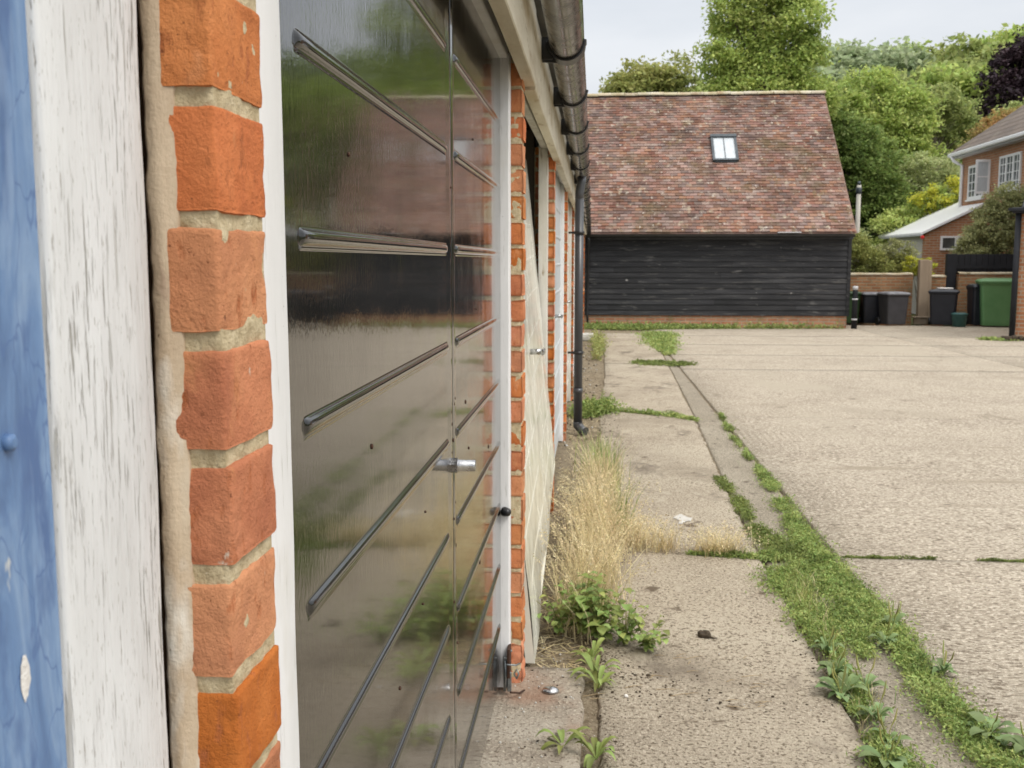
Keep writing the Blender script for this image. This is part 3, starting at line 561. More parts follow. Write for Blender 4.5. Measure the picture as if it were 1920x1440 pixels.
# gutter
gx = lambda y: -.113-.0055*max(0, y-3)-.0015*max(0, y-6); gzz = lambda y: 2.0-.0052*max(0, y-2.5)
mb = MB(); Y = np.arange(-2.2, 22.7, .3); prof = [(math.cos(t), math.sin(t)) for t in np.linspace(math.pi, 2*math.pi, 15)]
def gut(ya, yb, r, th, mb, step=.3, lip=True):
    rows = []
    for y in list(np.arange(ya, yb, step))+[yb]:
        cx, cz = gx(y)+.0015*nz3(y*1.2, 0, 3), gzz(y)+.0035*nz3(y*.9, 3, 0)
        o = [(cx+r*c, y, cz+r*s_) for c, s_ in prof]; i_ = [(cx+(r-th)*c, y, cz+(r-th)*s_) for c, s_ in prof[::-1]]
        rows.append(o+([(cx+r+.003, y, cz+.004), (cx+r-.004, y, cz+.006)] if lip else [])+i_+([(cx-r+.004, y, cz+.006), (cx-r-.002, y, cz+.004)] if lip else [])+[o[0]])
    mb.grid(rows, 0, True)
    for k in (rows[0], rows[-1]): mb.add(k[:-1], [tuple(range(len(k)-1))])
gut(-2.2, 22.9, .056, .003, mb); gt = build('gutter', mb, 'plastic', gr)
for i, y in enumerate([.2, 1.3, 2.62, 3.48, 4.42, 5.35, 6.3, 7.3, 8.5, 9.6, 10.7, 11.9, 13.1, 14.3, 15.5, 16.7, 17.9, 19.1, 20.3, 21.5]):
    mb = MB(); wd = .045 if i not in (3, 6) else .085
    gut(y-wd/2, y+wd/2, .0635, .006, mb, step=wd)
    if i == 2: mb2 = MB(); gut(y-.16, y+.012, .064, .006, mb2, step=.17); build('gutter_joint', mb2, 'plastic_dk', gt)
    cx, cz = gx(y), gzz(y); fx = -.197-.0033*max(0, y-3)
    mb.box((fx+.001, y-.016, cz-.052), (cx-.045, y+.016, cz+.02), 0, .002)
    mb.prism([(cx-.03, cz-.062), (fx+.002, cz-.058), (fx+.002, cz-.03), (cx-.05, cz-.035)], y-.004, y+.004, 1)
    build('bracket', mb, 'plastic_dk', gt)
# downpipe
mb = MB(); x = -.158; y = 7.95
mb.tube([(gx(y), y, gzz(y)-.045), (gx(y), y, gzz(y)-.09), (x, y, gzz(y)-.17), (x, y, 1.75)], .034, 20); mb.tube([(x, y, 1.76), (x, y, gz(y)+.07)], .034, 20)
mb.tube([(x, y, gz(y)+.09), (x, y, gz(y)+.065), (x+.03, y-.03, gz(y)+.03), (x+.06, y-.06, gz(y)+.022)], [.038, .038, .037, .036], 18)
dp = build('downpipe', mb, 'pipe', gr)
for z in (.57, 1.5): mb = MB(); mb.tube([(x, y, z-.012), (x, y, z+.012)], .041, 20); mb.box((WX(y)+.002, y-.012, z-.008), (x-.03, y+.012, z+.008), 0, .001); build('pipe_clip', mb, 'plastic_dk', dp)
mb = MB(); mb.tube([(x, y, .25), (x, y, .29)], .038, 20); build('pipe_socket', mb, 'pipe', dp)

# ------------------------------------------------------------ barn
by = 23.06; bn = thing('barn', 'black weatherboarded barn with old red tiled roof at the end of the yard', 'barn', (2.5, by, -.2))
mb = MB(); bz = -.2; Lx, Rx = -7, 5.46
mb.box((Lx, by, bz-.1), (Rx, by+.12, .075)); mb.box((Rx-.12, by+.12, bz-.1), (Rx, by+7.4, .075)); build('brick_plinth', mb, 'plinth', bn)
mb = MB(); z = .08; k = 0
while z < 1.86:
    h = .135+random.uniform(-.006, .006); xa = Lx
    while xa < Rx:
        xb = min(Rx, xa+random.uniform(2.6, 4.2)); dz = random.uniform(-.004, .004)
        if Rx-xb < .6: xb = Rx
        n = 10; rows = [[(xx, by-.012-random.uniform(0, .002), z+dz+.005*nz3(xx*1.5, k, 0)), (xx, by-.034, z+dz+.001+.005*nz3(xx*1.5, k, 0)), (xx, by-.012, z+h+.02), (xx, by+.0, z+h+.02)] for xx in np.linspace(xa, xb-.003, n)]
        mb.grid(rows, 0, False); mb.add(rows[0], [(0,1,2,3)]); mb.add(rows[-1], [(0,1,2,3)])
        xa = xb
    z += .120; k += 1
# gable end boards (side)
z = .08
while z < 5.3:
    half = 3.75 if z < 1.9 else 3.75*(1-(z-1.9)/3.6)
    mb.prism([(Rx+.002, z), (Rx+.03, z+.002), (Rx+.008, z+.14), (Rx+.002, z+.14)], by+3.75-half, by+3.75+half, 1); z += .12
mb.box((Lx, by+.0, .075), (Rx, by+.1, 1.95), 0); mb.prism([(by, .075), (by+7.5, .075), (by+7.5, 1.9), (by+3.75, 5.35), (by, 1.9)], Rx-.1, Rx, 0)
build('weatherboard_wall', mb, 'board', bn)
mb = MB(); mb.box((Rx-.03, by-.045, .075), (Rx+.045, by+.06, 1.9), 0, .004); build('corner_board', mb, 'board', bn)
# roof: individual tiles
ey, ez, ry_, rz_ = by-.28, 1.905, 26.62, 5.46
sl = math.hypot(ry_-ey, rz_-ez); dy, dz = (ry_-ey)/sl, (rz_-ez)/sl
mb = MB(); nrow = int(sl/.103); V = []; F_ = []; mi = []
for r_ in range(nrow):
    s0 = r_*.103; xo = -(r_%2)*.083; xr = 5.52
    for c in range(76 if True else 0):
        xa = xr-.166*(c+1)-xo*0-((r_%2)*.083); xb = xa+.161
        if r_%2 == 0 or c > -1: pass
        if xb > xr-.0: xb = xr
        if xa < -7: break
        lift = .018+random.random()*.012; j = random.uniform(-.005, .005); tl = random.uniform(-.004, .004)
        o = len(V); rot = random.uniform(-.003, .003)
        def pt(x, s_, n_): return (x, ey+dy*s_-dz*n_, ez+dz*s_+dy*n_)
        wav = .012*nz3(xa*.7, s0*.7, 3)
        V += [pt(xa, s0+j-rot, lift+tl+wav), pt(xb, s0+j+rot, lift-tl+wav), pt(xb, s0+.15, .004+wav), pt(xa, s0+.15, .004+wav), pt(xa, s0+j-rot, lift+tl-.02+wav), pt(xb, s0+j+rot, lift-tl-.02+wav)]
        F_ += [(o, o+1, o+2, o+3), (o+4, o+5, o+1, o), (o+5, o+2, o+1), (o+4, o, o+3)]
        orange = (random.random() < .0035 and xa < 1.8)
        mi += [1 if orange else 0]*4
    if r_%2:   # half tile at the verge
        o = len(V); xa, xb = xr-.081, xr; V += [pt(xa, s0, .015), pt(xb, s0, .015), pt(xb, s0+.15, .004), pt(xa, s0+.15, .004), pt(xa, s0, 0), pt(xb, s0, 0)]; F_ += [(o, o+1, o+2, o+3), (o+4, o+5, o+1, o), (o+5, o+2, o+1), (o+4, o, o+3)]; mi += [0]*4
mb.add(V, F_); mb.m = mi
mb.prism([(ey-.0, ez-.03), (ry_, rz_-.03), (ry_, rz_-.005), (ey, ez-.005)], -7, 5.545, 0); mb.prism([(ry_, rz_-.03), (2*ry_-ey, ez-.03), (2*ry_-ey, ez+.02), (ry_, rz_+.02)], -7, 5.545, 0)
build('roof', mb, ['roof_tile', 'orange_tile'], bn, fix=False)
mb = MB(); xa = -7
while xa < 5.56:
    xb = min(xa+.33, 5.57); j = random.uniform(-.008, .008); rows = []
    for xx in (xa, xb-.006): rows.append([(xx, ry_+.12*math.cos(t), rz_-.015+j+.072*math.sin(t)) for t in np.linspace(-.2, math.pi+.2, 11)])
    mb.grid(rows, 0, False); mb.add(rows[1], [tuple(range(11))]); mb.add(rows[0], [tuple(range(11))]); xa = xb
build('ridge_tiles', mb, 'ridge', bn)
mb = MB(); rows = []
for xx in np.linspace(-7, 5.5, 40): rows.append([(xx, ey-.03+.055*math.cos(t), ez-.045+.055*math.sin(t)+.006*nz3(xx, 1, 1)) for t in np.linspace(math.pi, 2*math.pi, 10)]+[(xx, ey-.03+.05*math.cos(t), ez-.043+.05*math.sin(t)+.006*nz3(xx, 1, 1)) for t in np.linspace(2*math.pi, math.pi, 10)])
mb.grid(rows, 0, True); mb.box((-7, by-.06, 1.76), (5.53, by-.035, 1.90)); build('gutter', mb, 'plastic_dk', bn)
mb = MB(); mb.tube([(-.24, ey-.03, 1.82), (-.24, ey-.03, 1.74), (-.25, by-.1, 1.55), (-.27, by-.1, .1), (-.24, by-.1, gz(by)+.04)], .028, 12); build('downpipe', mb, 'plastic_dk', bn)
mb = MB(); mb.box((3.85, ey-.10, ez-.012), (4.35, ey-.0, ez+.008), 0, .003); build('lead_flashing', mb, 'silver_paint', bn)
# skylight on the slope
def rt(x, s_, n_): return (x, ey+dy*s_-dz*n_, ez+dz*s_+dy*n_)
def rbox(mb, x0, x1, s0, s1, n0, n1, m=0):
    v = [rt(x, s_, n_) for n_ in (n0, n1) for (x, s_) in ((x0, s0), (x1, s0), (x1, s1), (x0, s1))]
    mb.add(v, [(0,3,2,1),(4,5,6,7),(0,1,5,4),(1,2,6,5),(2,3,7,6),(3,0,4,7)], m)
k0, k1, sx0, sx1 = 2.46, 3.44, 2.62, 3.22     # along the slope, along x
mb = MB()
rbox(mb, sx0, sx0+.055, k0, k1, .01, .085); rbox(mb, sx1-.055, sx1, k0, k1, .01, .085); rbox(mb, sx0+.055, sx1-.055, k0, k0+.06, .01, .08); rbox(mb, sx0-.01, sx1+.01, k1-.10, k1, .01, .10); rbox(mb, sx0+.055, sx1-.055, k0-.03, k0-.002, .01, .04)
skl = build('skylight', mb, 'lead', bn)
for a, b in ((sx0+.055, (sx0+sx1)/2-.008), ((sx0+sx1)/2+.008, sx1-.055)): mb = MB(); rbox(mb, a, b, k0+.06, k1-.10, .03, .055); build('pane', mb, 'sky_glass', skl)
mb = MB(); rbox(mb, (sx0+sx1)/2-.008, (sx0+sx1)/2+.008, k0+.06, k1-.10, .03, .07); build('glazing_bar', mb, 'lead', skl)

# ------------------------------------------------------------ foliage builders
def leaves(centres, size, mb_v, mb_f, up=.25, aspect=.55):
    """diamond leaf per centre (N,3); random orientation"""
    n = len(centres); N_ = rng.normal(size=(n, 3))+np.array([0, 0, up*4]); N_ /= np.linalg.norm(N_, axis=1, keepdims=True)
    a = rng.normal(size=(n, 3)); a -= N_*(a*N_).sum(1, keepdims=True); a /= np.linalg.norm(a, axis=1, keepdims=True); b = np.cross(N_, a)
    s_ = size*rng.uniform(.6, 1.3, (n, 1)); c = np.asarray(centres)
    v = np.stack([c-a*s_, c+b*s_*aspect, c+a*s_, c-b*s_*aspect], 1).reshape(-1, 3)
    return v
def crown_mesh(blobs, ncl, per, leaf, cr=.35, shell=.55, flat=.7):
    vol = np.array([b[3]*b[4]*b[5] for b in blobs])**.67; pr = vol/vol.sum(); C_ = []
    idx = rng.choice(len(blobs), ncl, p=pr)
    for i in idx:
        b = blobs[i]; d = rng.normal(size=3); d /= np.linalg.norm(d); r = rng.uniform(shell, 1.0)**.7*(1+.38*nz3(d[0]*2.3+i, d[1]*2.3, d[2]*2.3))
        C_.append((b[0]+d[0]*r*b[3], b[1]+d[1]*r*b[4], b[2]+d[2]*r*b[5]))
    C_ = np.array(C_); sz = rng.uniform(.45, 1.35, (ncl, 1, 1))
    pts = C_[:, None, :]+np.clip(rng.normal(size=(ncl, per, 3)), -1.7, 1.7)*np.array([cr, cr, cr*flat])*sz
    return leaves(pts.reshape(-1, 3), leaf, None, None), C_
def quadmesh(name, v, m, parent, org):
    n = len(v)//4; me = bpy.data.meshes.new(name); me.vertices.add(len(v)); me.vertices.foreach_set('co', (v-np.array(org)).astype('f').ravel())
    me.loops.add(n*4); me.loops.foreach_set('vertex_index', np.arange(n*4, dtype='i')); me.polygons.add(n); me.polygons.foreach_set('loop_start', np.arange(0, n*4, 4, dtype='i'))
    try: me.polygons.foreach_set('loop_total', np.full(n, 4, dtype='i'))
    except Exception: pass
    me.materials.append(M[m]); me.update(calc_edges=True); o = bpy.data.objects.new(name, me); C.objects.link(o)
    if parent: o.parent = parent
    W[o.name] = tuple(org); return o
def tree(label, m, x, y, z0, blobs, ncl, per, leaf, cr, cat='tree', name='tree', bark='bark', tr=.22, trunk=True, group=None, flat=.7, limbs=5):
    t = thing(name, label, cat, (x, y, z0), group)
    bl = [(x+b[0], y+b[1], z0+b[2], b[3], b[4], b[5]) for b in blobs]
    v, cs = crown_mesh(bl, int(ncl*.85), int(per*1.9), leaf*.74, cr*.86, flat=flat*.8); quadmesh('crown', v, m, t, (x, y, z0))
    if trunk:
        mb = MB(); top = max(b[2] for b in bl); h = top-z0
        mb.tube([(x, y, z0-.3), (x+.02*h, y, z0+.35*h), (x-.01*h, y, z0+.7*h), (x, y, z0+.95*h)], [tr*1.2, tr, tr*.6, tr*.15], 10)
        for i in range(limbs):
            b = bl[i%len(bl)]; s0 = .25+.5*i/limbs; e_ = Vector((b[0], b[1], b[2]))+Vector(rng.normal(size=3))*.3*b[3]; s_ = Vector((x, y, z0+s0*h))
            mb.tube([s_, s_.lerp(e_, .5)+Vector((0, 0, .06*h)), e_], [tr*.45, tr*.3, tr*.08], 7)
        for k in range(0, min(len(cs), 40)):
            c = Vector(cs[k*len(cs)//40]); s_ = Vector((x, y, z0+h*min(.9, max(.2, (c.z-z0)/h*.75)))); mb.tube([s_, s_.lerp(c, .5)+Vector((0, 0, .02*h)), c], [tr*.2, tr*.12, tr*.04], 5, cap=False)
        build('trunk', mb, bark, t, fix=False)
    return t
GZ = -.25
tree('round topped olive green tree just above the left of the barn roof', 'leaf olive', 2.15, 45, GZ, [(-.6,0,8.5,1.5,1.6,1.25),(.6,0,8.8,1.5,1.6,1.3),(-1.4,0,7.5,1.0,1.4,1.1),(1.5,0,7.8,1.0,1.3,1.3),(0,0,7.0,2.3,1.8,1.3),(-1.0,0,8.2,.9,1,1),(1.2,0,8.5,.9,1,1)], 460, 60, .13, .30, tr=.25)
tree('tall fresh green tree rising out of frame behind the barn ridge', 'leaf mid green', 5.4, 36, GZ, [(-1.2,0,8.4,.8,1.0,.8),(-1.5,.2,7.4,.7,1,.7),(1.3,0,8.0,.9,1.0,.9),(-.1,.3,9.6,.9,1,.9),(1.1,0,9.6,.8,1,.8),(0,0,7.2,1.6,1.3,1.0),(-1.0,-.2,9.9,.7,.8,.9),(.3,0,11.0,1.1,1.2,.9),(1.7,0,7.0,.8,.9,.7),(.2,0,8.4,.8,.9,.6),(-.5,0,12.2,1.1,1,1)], 620, 62, .095, .30, tr=.28)
tree('dark bushy evergreen beside the right end of the barn roof', 'leaf dark green', 9.05, 37.5, GZ, [(0,0,2.6,1.5,1.3,1.5),(-.7,0,4.6,1.2,1.2,1.5),(.5,0,4.4,1.2,1.2,1.4),(-1.0,0,6.1,.8,1,.9),(.9,0,2.6,1.0,1.0,1.4),(-.3,0,5.6,.8,.9,.9)], 460, 62, .095, .24, tr=.25)
tree('dark evergreen filling the gap behind the barn corner', 'leaf dark green', 6.6, 37, GZ, [(0,0,4.8,1.6,1.3,1.9),(.6,0,6.6,1.1,1,1.1),(-.8,0,6.6,1.0,1,1),(.2,0,2.8,1.6,1.2,1.6)], 330, 60, .10, .26)
tree('broad mid green tree between the evergreen and the bright tree', 'leaf mid green', 11.0, 42, GZ, [(-.6,0,7.7,1.3,1.3,1.2),(.7,0,7.2,1.2,1.3,1.2),(0,0,5.9,2.0,1.5,1.3),(0,0,4.4,1.9,1.5,1.2),(-.9,0,6.4,1,1,1)], 430, 60, .11, .30, tr=.25)
tree('bright yellow green tree with pale forked trunk on the hillside', 'leaf bright green', 14.5, 47, .3, [(-.7,0,7.0,1.1,1,.8),(.7,0,7.2,1.0,1,.8),(0,0,7.8,1.1,1,.8),(1.0,0,6.4,.7,.8,.5)], 150, 50, .11, .28, bark='pale_bark', tr=.14)
tree('dark underwood behind the pale forked trunk', 'leaf dark green', 15.2, 50, .3, [(0,0,4.6,2.6,1.5,1.3),(-1.8,0,3.6,1.5,1.2,1.4),(1.6,0,5.4,1.4,1.2,1.1)], 300, 55, .12, .33)
tree('dark copper beech above the house roof', 'leaf copper', 22.9, 60, 1.2, [(-.9,0,9.0,1.6,2,1.9),(.6,0,10.6,1.8,2,1.7),(1.9,0,11.6,1.8,2,1.6),(2.6,0,8.6,2.4,2,2.6),(-1.4,0,7.3,1.2,1.6,1.4),(.6,0,8.3,2,1.8,1.9),(.9,0,6.6,2,1.6,1.2)], 720, 66, .16, .38, tr=.3)
tree('pale feathery shrub tree left of the house', 'leaf pale green', 11.7, 38, GZ, [(0,0,4.7,1.0,.9,.8),(-.5,0,3.9,.9,.8,.8),(.6,0,3.9,.8,.8,.8)], 240, 50, .075, .2, cat='shrub', name='shrub_tree', tr=.1)
tree('yellow green shrub against the house corner pipe', 'leaf yellow', 11.15, 35, GZ, [(.3,0,3.7,.9,.6,.55),(-.4,0,3.5,.5,.5,.5)], 50, 36, .07, .14, cat='shrub', name='shrub', tr=.06)
tree('dark green shrub under the yellow green one', 'leaf mid green', 11.2, 35.6, GZ, [(0,0,2.9,1.3,.8,1.0),(-1.3,0,2.4,1.0,.8,1.0)], 180, 50, .085, .2, cat='shrub', name='shrub', tr=.06)
tree('reddish tipped shrub above the house eaves', 'leaf red', 15.2, 42, GZ, [(0,0,6.3,.8,.8,.7),(.9,0,6.9,.7,.7,.6)], 110, 46, .085, .2, cat='shrub', name='shrub_tree', tr=.1)
tree('leafy green tree rising right behind the house roof', 'leaf bright green', 16.8, 44, GZ, [(0,0,7.0,1.1,1,.8),(1.2,0,7.6,1,1,.8),(0,0,5.8,1.6,1,1.0)], 180, 50, .10, .25, tr=.12)
tree('pale elder like shrub behind the garden wall by the pole', 'leaf pale green', 7.8, 32, GZ, [(-.4,0,2.2,.55,.7,.55),(.2,0,1.6,.55,.7,.4),(0,0,1.3,.85,.8,.6)], 260, 50, .06, .17, cat='shrub', name='shrub', tr=.06)
tree('brownish ivy mound spilling over the garden wall by the barn', 'leaf olive', 6.5, 26.1, GZ, [(-.3,0,1.5,.45,.35,.55),(.35,0,1.4,.5,.35,.45),(.9,0,1.35,.4,.3,.35),(-.2,0,1.9,.3,.3,.3)], 210, 50, .04, .11, cat='shrub', name='ivy', tr=.03)
tree('grey green shrub on the wall left of the gate post', 'leaf grey green', 7.35, 26.3, GZ, [(0,0,1.65,.5,.35,.4),(-.4,0,1.4,.4,.3,.4)], 130, 50, .04, .10, cat='shrub', name='shrub', tr=.03)
tree('big grey green willowy bush in front of the house', 'leaf grey green', 9.66, 26.4, GZ, [(0,0,2.2,.62,.5,.75),(.35,0,2.9,.45,.4,.45),(-.35,0,1.75,.4,.4,.5),(.5,0,1.7,.55,.45,.6),(.9,0,2.6,.5,.4,.7),(-.1,0,1.35,.6,.4,.35)], 520, 62, .042, .12, cat='bush', name='bush', tr=.06)
t = tree('yellow flowering plant with one red rose behind the gate post', 'leaf yellow', 7.75, 25.65, GZ, [(-.15,0,1.45,.2,.12,.25),(.2,0,1.4,.2,.12,.3)], 46, 40, .03, .06, cat='flower', name='flowering_plant', tr=.015)
mb = MB()
for k in range(26): d = rng.normal(size=3); d /= np.linalg.norm(d); c = np.array((7.78, 25.6, 1.86))+d*.035; a = np.cross(d, (0, 0, 1)); b_ = np.cross(d, a); mb.add([c-a*.04, c-b_*.04, c+a*.04, c+b_*.04], [(0,1,2,3)])
build('rose', mb, 'red', t)
tree('low green hedge tree just over the barn ridge', 'leaf bright green', 4.6, 50, GZ, [(-.6,0,8.4,1.1,1,1.0),(.8,0,8.0,1.2,1,1.0),(2.2,0,7.8,1.2,1,1.1)], 210, 50, .13, .3)
# hillside trees: three shapes, copied
HT = []
for k, (m, lab) in enumerate((('leaf bright green', 'a'), ('leaf hazy green', 'b'), ('leaf mid green', 'c'))):
    HT.append(tree('x', m, 0, 0, 0, [(0,0,5.6,2.6,2.4,2.0),(-1.4,0,4.4,1.9,1.8,1.7),(1.5,0,4.2,2.0,1.8,1.8),(0,.4,7.2,1.6,1.6,1.3)], 260, 46, .24, .50, tr=.22, name='hillside_tree', limbs=3))
used = set()
HL = [  # x, y, size, kind, z of crown base relative to the terrain, label
 (20.6,95,1.15,1,'pale hazy tree nearest the tall tree on the hill skyline'),(23.2,97,1.3,1,'hazy rounded tree second on the hill skyline'),(25.8,93,1.35,1,'hazy skyline tree left of the bright hill trees'),
 (26.8,86,1.15,0,'bright green hill tree below the skyline gap'),(30.4,92,1.45,0,'large bright green tree on the hill skyline'),(35.2,100,1.5,0,'bright green crown on the skyline left of the copper beech'),
 (33.2,118,1.6,2,'distant darker tree in the skyline dip'),(39.5,104,1.5,2,'green hilltop tree partly behind the copper beech'),(22.5,74,1.0,0,'yellow green tree halfway up the hill'),
 (18.8,70,1.1,2,'mid green hill tree above the bushy evergreen'),(25.6,78,1.2,2,'mid green tree in the fold of the hill'),(28.2,80,1.2,0,'bright tree above the pale forked trunk'),
 (16.2,62,.95,0,'fresh green tree at the hill foot above the broad tree'),(20.0,62,.95,2,'green tree at the hill foot by the forked trunk'),(30.6,82,1.25,2,'dark shouldered hill tree left of the copper beech'),
 (17.0,82,1.1,1,'pale tree on the hill seen past the tall tree'),(14.6,66,.85,2,'small green tree low on the hill behind the evergreen'),(43,108,1.6,0,'bright hill tree behind the copper beech top'),(36,86,1.3,2,'hill tree behind the copper beech foot'),(22,84,1.1,0,'bright green tree mid slope between hazy ones')]
TOPS = [100, 88, 100, 130, 100, 90, 98, 75, 150, 140, 150, 135, 135, 165, 120, 110, 150, 75, 110, 125]
for i, (x, y, s_, k, lab) in enumerate(HL):
    z = terr(x, y)-.6; o = HT[k]; s_ = (1.28+(490-TOPS[i])/1906*y-z)/8.9
    if k in used: o = dup(HT[k], (x, y, z), rz=i*1.3, label=lab, group='trees on the wooded hillside', scale=(s_, s_, s_*random.uniform(.9, 1.1)))
    else: used.add(k); o.location = (x, y, z); o.scale = (s_,)*3; o['label'] = lab; o['group'] = 'trees on the wooded hillside'
mb_v, _ = crown_mesh([(x, y, terr(x, y)+1.5, 6, 5, 2.5) for x, y in ((20,80),(28,88),(36,95),(18,68),(26,76),(34,84),(44,100),(42,88),(15,74),(50,105))], 1500, 26, .32, .9, shell=.2)
o = quadmesh('undergrowth', mb_v, 'leaf mid green', None, (0,0,0)); st(o, 'stuff'); tag(o, 'dense mid green undergrowth covering the hillside between the trees', 'undergrowth')

# ------------------------------------------------------------ house on the right
hs_ = thing('house', 'two storey brick house with white windows and white roofed side extension', 'house', (12, 30, -.25))
mb = MB(); mb.box((11.15, 22, -.3), (18, 33.1, 4.45)); build('wall', mb, 'house_brick', hs_)
mb = MB(); hx0, hx1, hy0, hy1, ze, zr = 10.85, 18.3, 21.7, 33.4, 4.62, 7.6
v = [(hx0,hy0,ze),(hx1,hy0,ze),(hx1,hy1,ze),(hx0,hy1,ze),(14.6,25.4,zr),(14.6,29.7,zr)]; mb.add(v, [(0,1,4),(1,2,5,4),(2,3,5),(3,0,4,5),(3,2,1,0)])
build('roof', mb, 'house_tile', hs_)
mb = MB(); mb.box((10.9, 21.75, 4.44), (18.25, 33.35, 4.615)); build('soffit', mb, 'soffit', hs_)
mb = MB(); mb.box((10.80, 21.7, 4.49), (10.895, 33.45, 4.60), 0, .02); mb.tube([(10.84, 33.2, 4.5), (10.9, 33.1, 4.35), (11.10, 32.95, 4.2), (11.10, 32.95, 2.8)], .05, 10); build('gutter', mb, 'white', hs_)
def side_win(y0, y1, z0, z1, n, x=11.15):
    mb = MB(); mb.box((x-.05, y0, z0), (x-.002, y0+.07, z1)); mb.box((x-.05, y1-.07, z0), (x-.002, y1, z1)); mb.box((x-.05, y0+.07, z0), (x-.002, y1-.07, z0+.08)); mb.box((x-.05, y0+.07, z1-.07), (x-.002, y1-.07, z1))
    for k in range(1, n): yy = y0+(y1-y0)*k/n; mb.box((x-.048, yy-.045, z0+.08), (x-.003, yy+.045, z1-.07))
    for k in range(1, 4):
        zz = z0+(z1-z0)*k/4
        mb.box((x-.040, y0+.07, zz-.012), (x-.012, y1-.07, zz+.012))
    for k in range(n): yy = y0+(y1-y0)*(k+.5)/n; mb.box((x-.039, yy-.012, z0+.08), (x-.011, yy+.012, z1-.07))
    mb.box((x-.09, y0-.04, z0-.05), (x-.002, y1+.04, z0-.002)); wn = build('window', mb, 'white', hs_)
    mb = MB(); mb.box((x-.022, y0+.07, z0+.08), (x-.004, y1-.07, z1-.07)); build('pane', mb, 'glass', wn)
    return wn
side_win(31.15, 32.4, 3.13, 4.13, 2); side_win(28.55, 30.0, 3.2, 4.18, 3); side_win(24.6, 27.2, 3.2, 4.18, 3)
mb = MB(); mb.box((10.70, 30.62, 3.2), (11.10, 30.66, 3.27)); mb.box((10.70, 30.62, 4.10), (11.10, 30.66, 4.17)); mb.box((10.70, 30.62, 3.27), (10.76, 30.66, 4.10)); mb.box((11.04, 30.62, 3.27), (11.10, 30.66, 4.10)); mb.box((10.76, 30.63, 3.67), (11.04, 30.65, 3.70))
oc = build('open_casement', mb, 'white', hs_); mb = MB(); mb.box((10.76, 30.636, 3.70), (11.04, 30.644, 4.10)); mb.box((10.76, 30.636, 3.27), (11.04, 30.644, 3.67)); build('pane', mb, 'sky_glass', oc)
# lean-to extension
mb = MB(); mb.prism([(9.52, -.3), (11.148, -.3), (11.148, 2.86), (9.52, 2.07)], 31.1, 31.3, 1); build('extension_wall', mb, 'house_brick', hs_)
mb = MB(); mb.box((9.52, 31.31, -.3), (9.60, 35.5, 2.02)); build('side_panel', mb, 'pale_block', hs_)
mb = MB(); mb.prism([(9.38, 2.05), (11.146, 2.90), (11.146, 2.98), (9.38, 2.12)], 31.0, 33.2, 1); mb.prism([(9.38, 2.05), (11.6, 3.12), (11.6, 3.2), (9.38, 2.12)], 33.2, 35.7, 1); build('extension_roof', mb, 'white_sheet', hs_)
mb = MB(); mb.box((9.36, 30.985, 2.02), (9.42, 35.7, 2.075)); build('extension_gutter', mb, 'soffit', hs_)
mb = MB(); x0, x1, z0, z1, yy = 9.96, 10.86, 1.60, 2.02, 31.1
mb.box((x0, yy-.05, z0), (x0+.06, yy-.002, z1)); mb.box((x1-.06, yy-.05, z0), (x1, yy-.002, z1)); mb.box((x0+.06, yy-.05, z0), (x1-.06, yy-.002, z0+.06)); mb.box((x0+.06, yy-.05, z1-.06), (x1-.06, yy-.002, z1)); mb.box((10.37, yy-.048, z0+.06), (10.46, yy-.003, z1-.06))
wn = build('window', mb, 'white', hs_); mb = MB(); mb.box((x0+.06, yy-.02, z0+.06), (x1-.06, yy-.004, z1-.06)); build('pane', mb, 'glass', wn)

# ------------------------------------------------------------ garden walls, post, fence
def brickwall(lab, x0, x1, y0, y1, z1):
    t = thing('garden_wall', lab, 'wall', ((x0+x1)/2, y0, -.22)); mb = MB(); mb.box((x0, y0, -.6), (x1, y1, z1-.05)); build('wall', mb, 'garden_brick', t)
    mb = MB(); rows = [[(x, yy, z1-.05+dz_+.012*nz3(x*4, yy*3, 1)) for yy, dz_ in ((y0-.02, -.0), (y0-.02, .03), (y0+.1, .055), (y1+.02, .03), (y1+.02, 0))] for x in np.linspace(x0, x1, 18)]
    mb.grid(rows, 0, False); build('coping', mb, 'ridge', t); return t
brickwall('mossy brick garden wall behind the two left bins', 5.6, 7.53, 25.35, 25.6, 1.0)
brickwall('short brick wall piece between the gate post and the black fence post', 7.86, 8.30, 25.35, 25.6, .95)
brickwall('brick garden wall behind the green wheelie bin', 8.56, 12.5, 25.25, 25.5, 1.02)
t = thing('gate_post', 'tall pale timber gate post in front of the garden wall', 'post', (7.68, 25.0, -.21)); mb = MB(); mb.box((7.56, 24.95, -.22), (7.77, 25.12, 1.32), 0, .012); mb.box((7.775, 25.0, -.22), (7.86, 25.15, 1.30), 0, .01); build('post', mb, 'pale_post', t)
mb = MB(); mb.box((7.45, 24.85, -.21), (7.75, 24.94, -.05), 0, .01); mb.box((7.42, 24.8, -.05), (7.78, 24.97, -.02), 0, .008); build('foot_block', mb, 'pale_post', t)
t = thing('panel_fence', 'low black board fence behind the brick garden wall', 'fence', (9.3, 25.8, -.2)); mb = MB()
for k in range(15): x = 8.56+k*.14; mb.box((x, 25.72, -.2), (x+.132, 25.75, 1.45+.004*(k%3)), 0, .003)
build('boards', mb, 'fence_black', t); mb = MB(); mb.box((8.55, 25.70, 1.10), (10.7, 25.719, 1.18)); build('rail', mb, 'fence_black', t); mb = MB(); mb.box((8.31, 25.35, -.2), (8.53, 25.5, 1.46), 0, .006); build('post', mb, 'fence_black', t)
t = thing('bollard', 'black bollard with pale bands at the barn corner', 'bollard', (5.60, 22.95, -.195)); mb = MB(); mb.tube([(5.60,22.95,-.2),(5.60,22.95,.62),(5.60,22.95,.66)], [.062,.055,.05], 20); build('post', mb, 'fence_black', t)
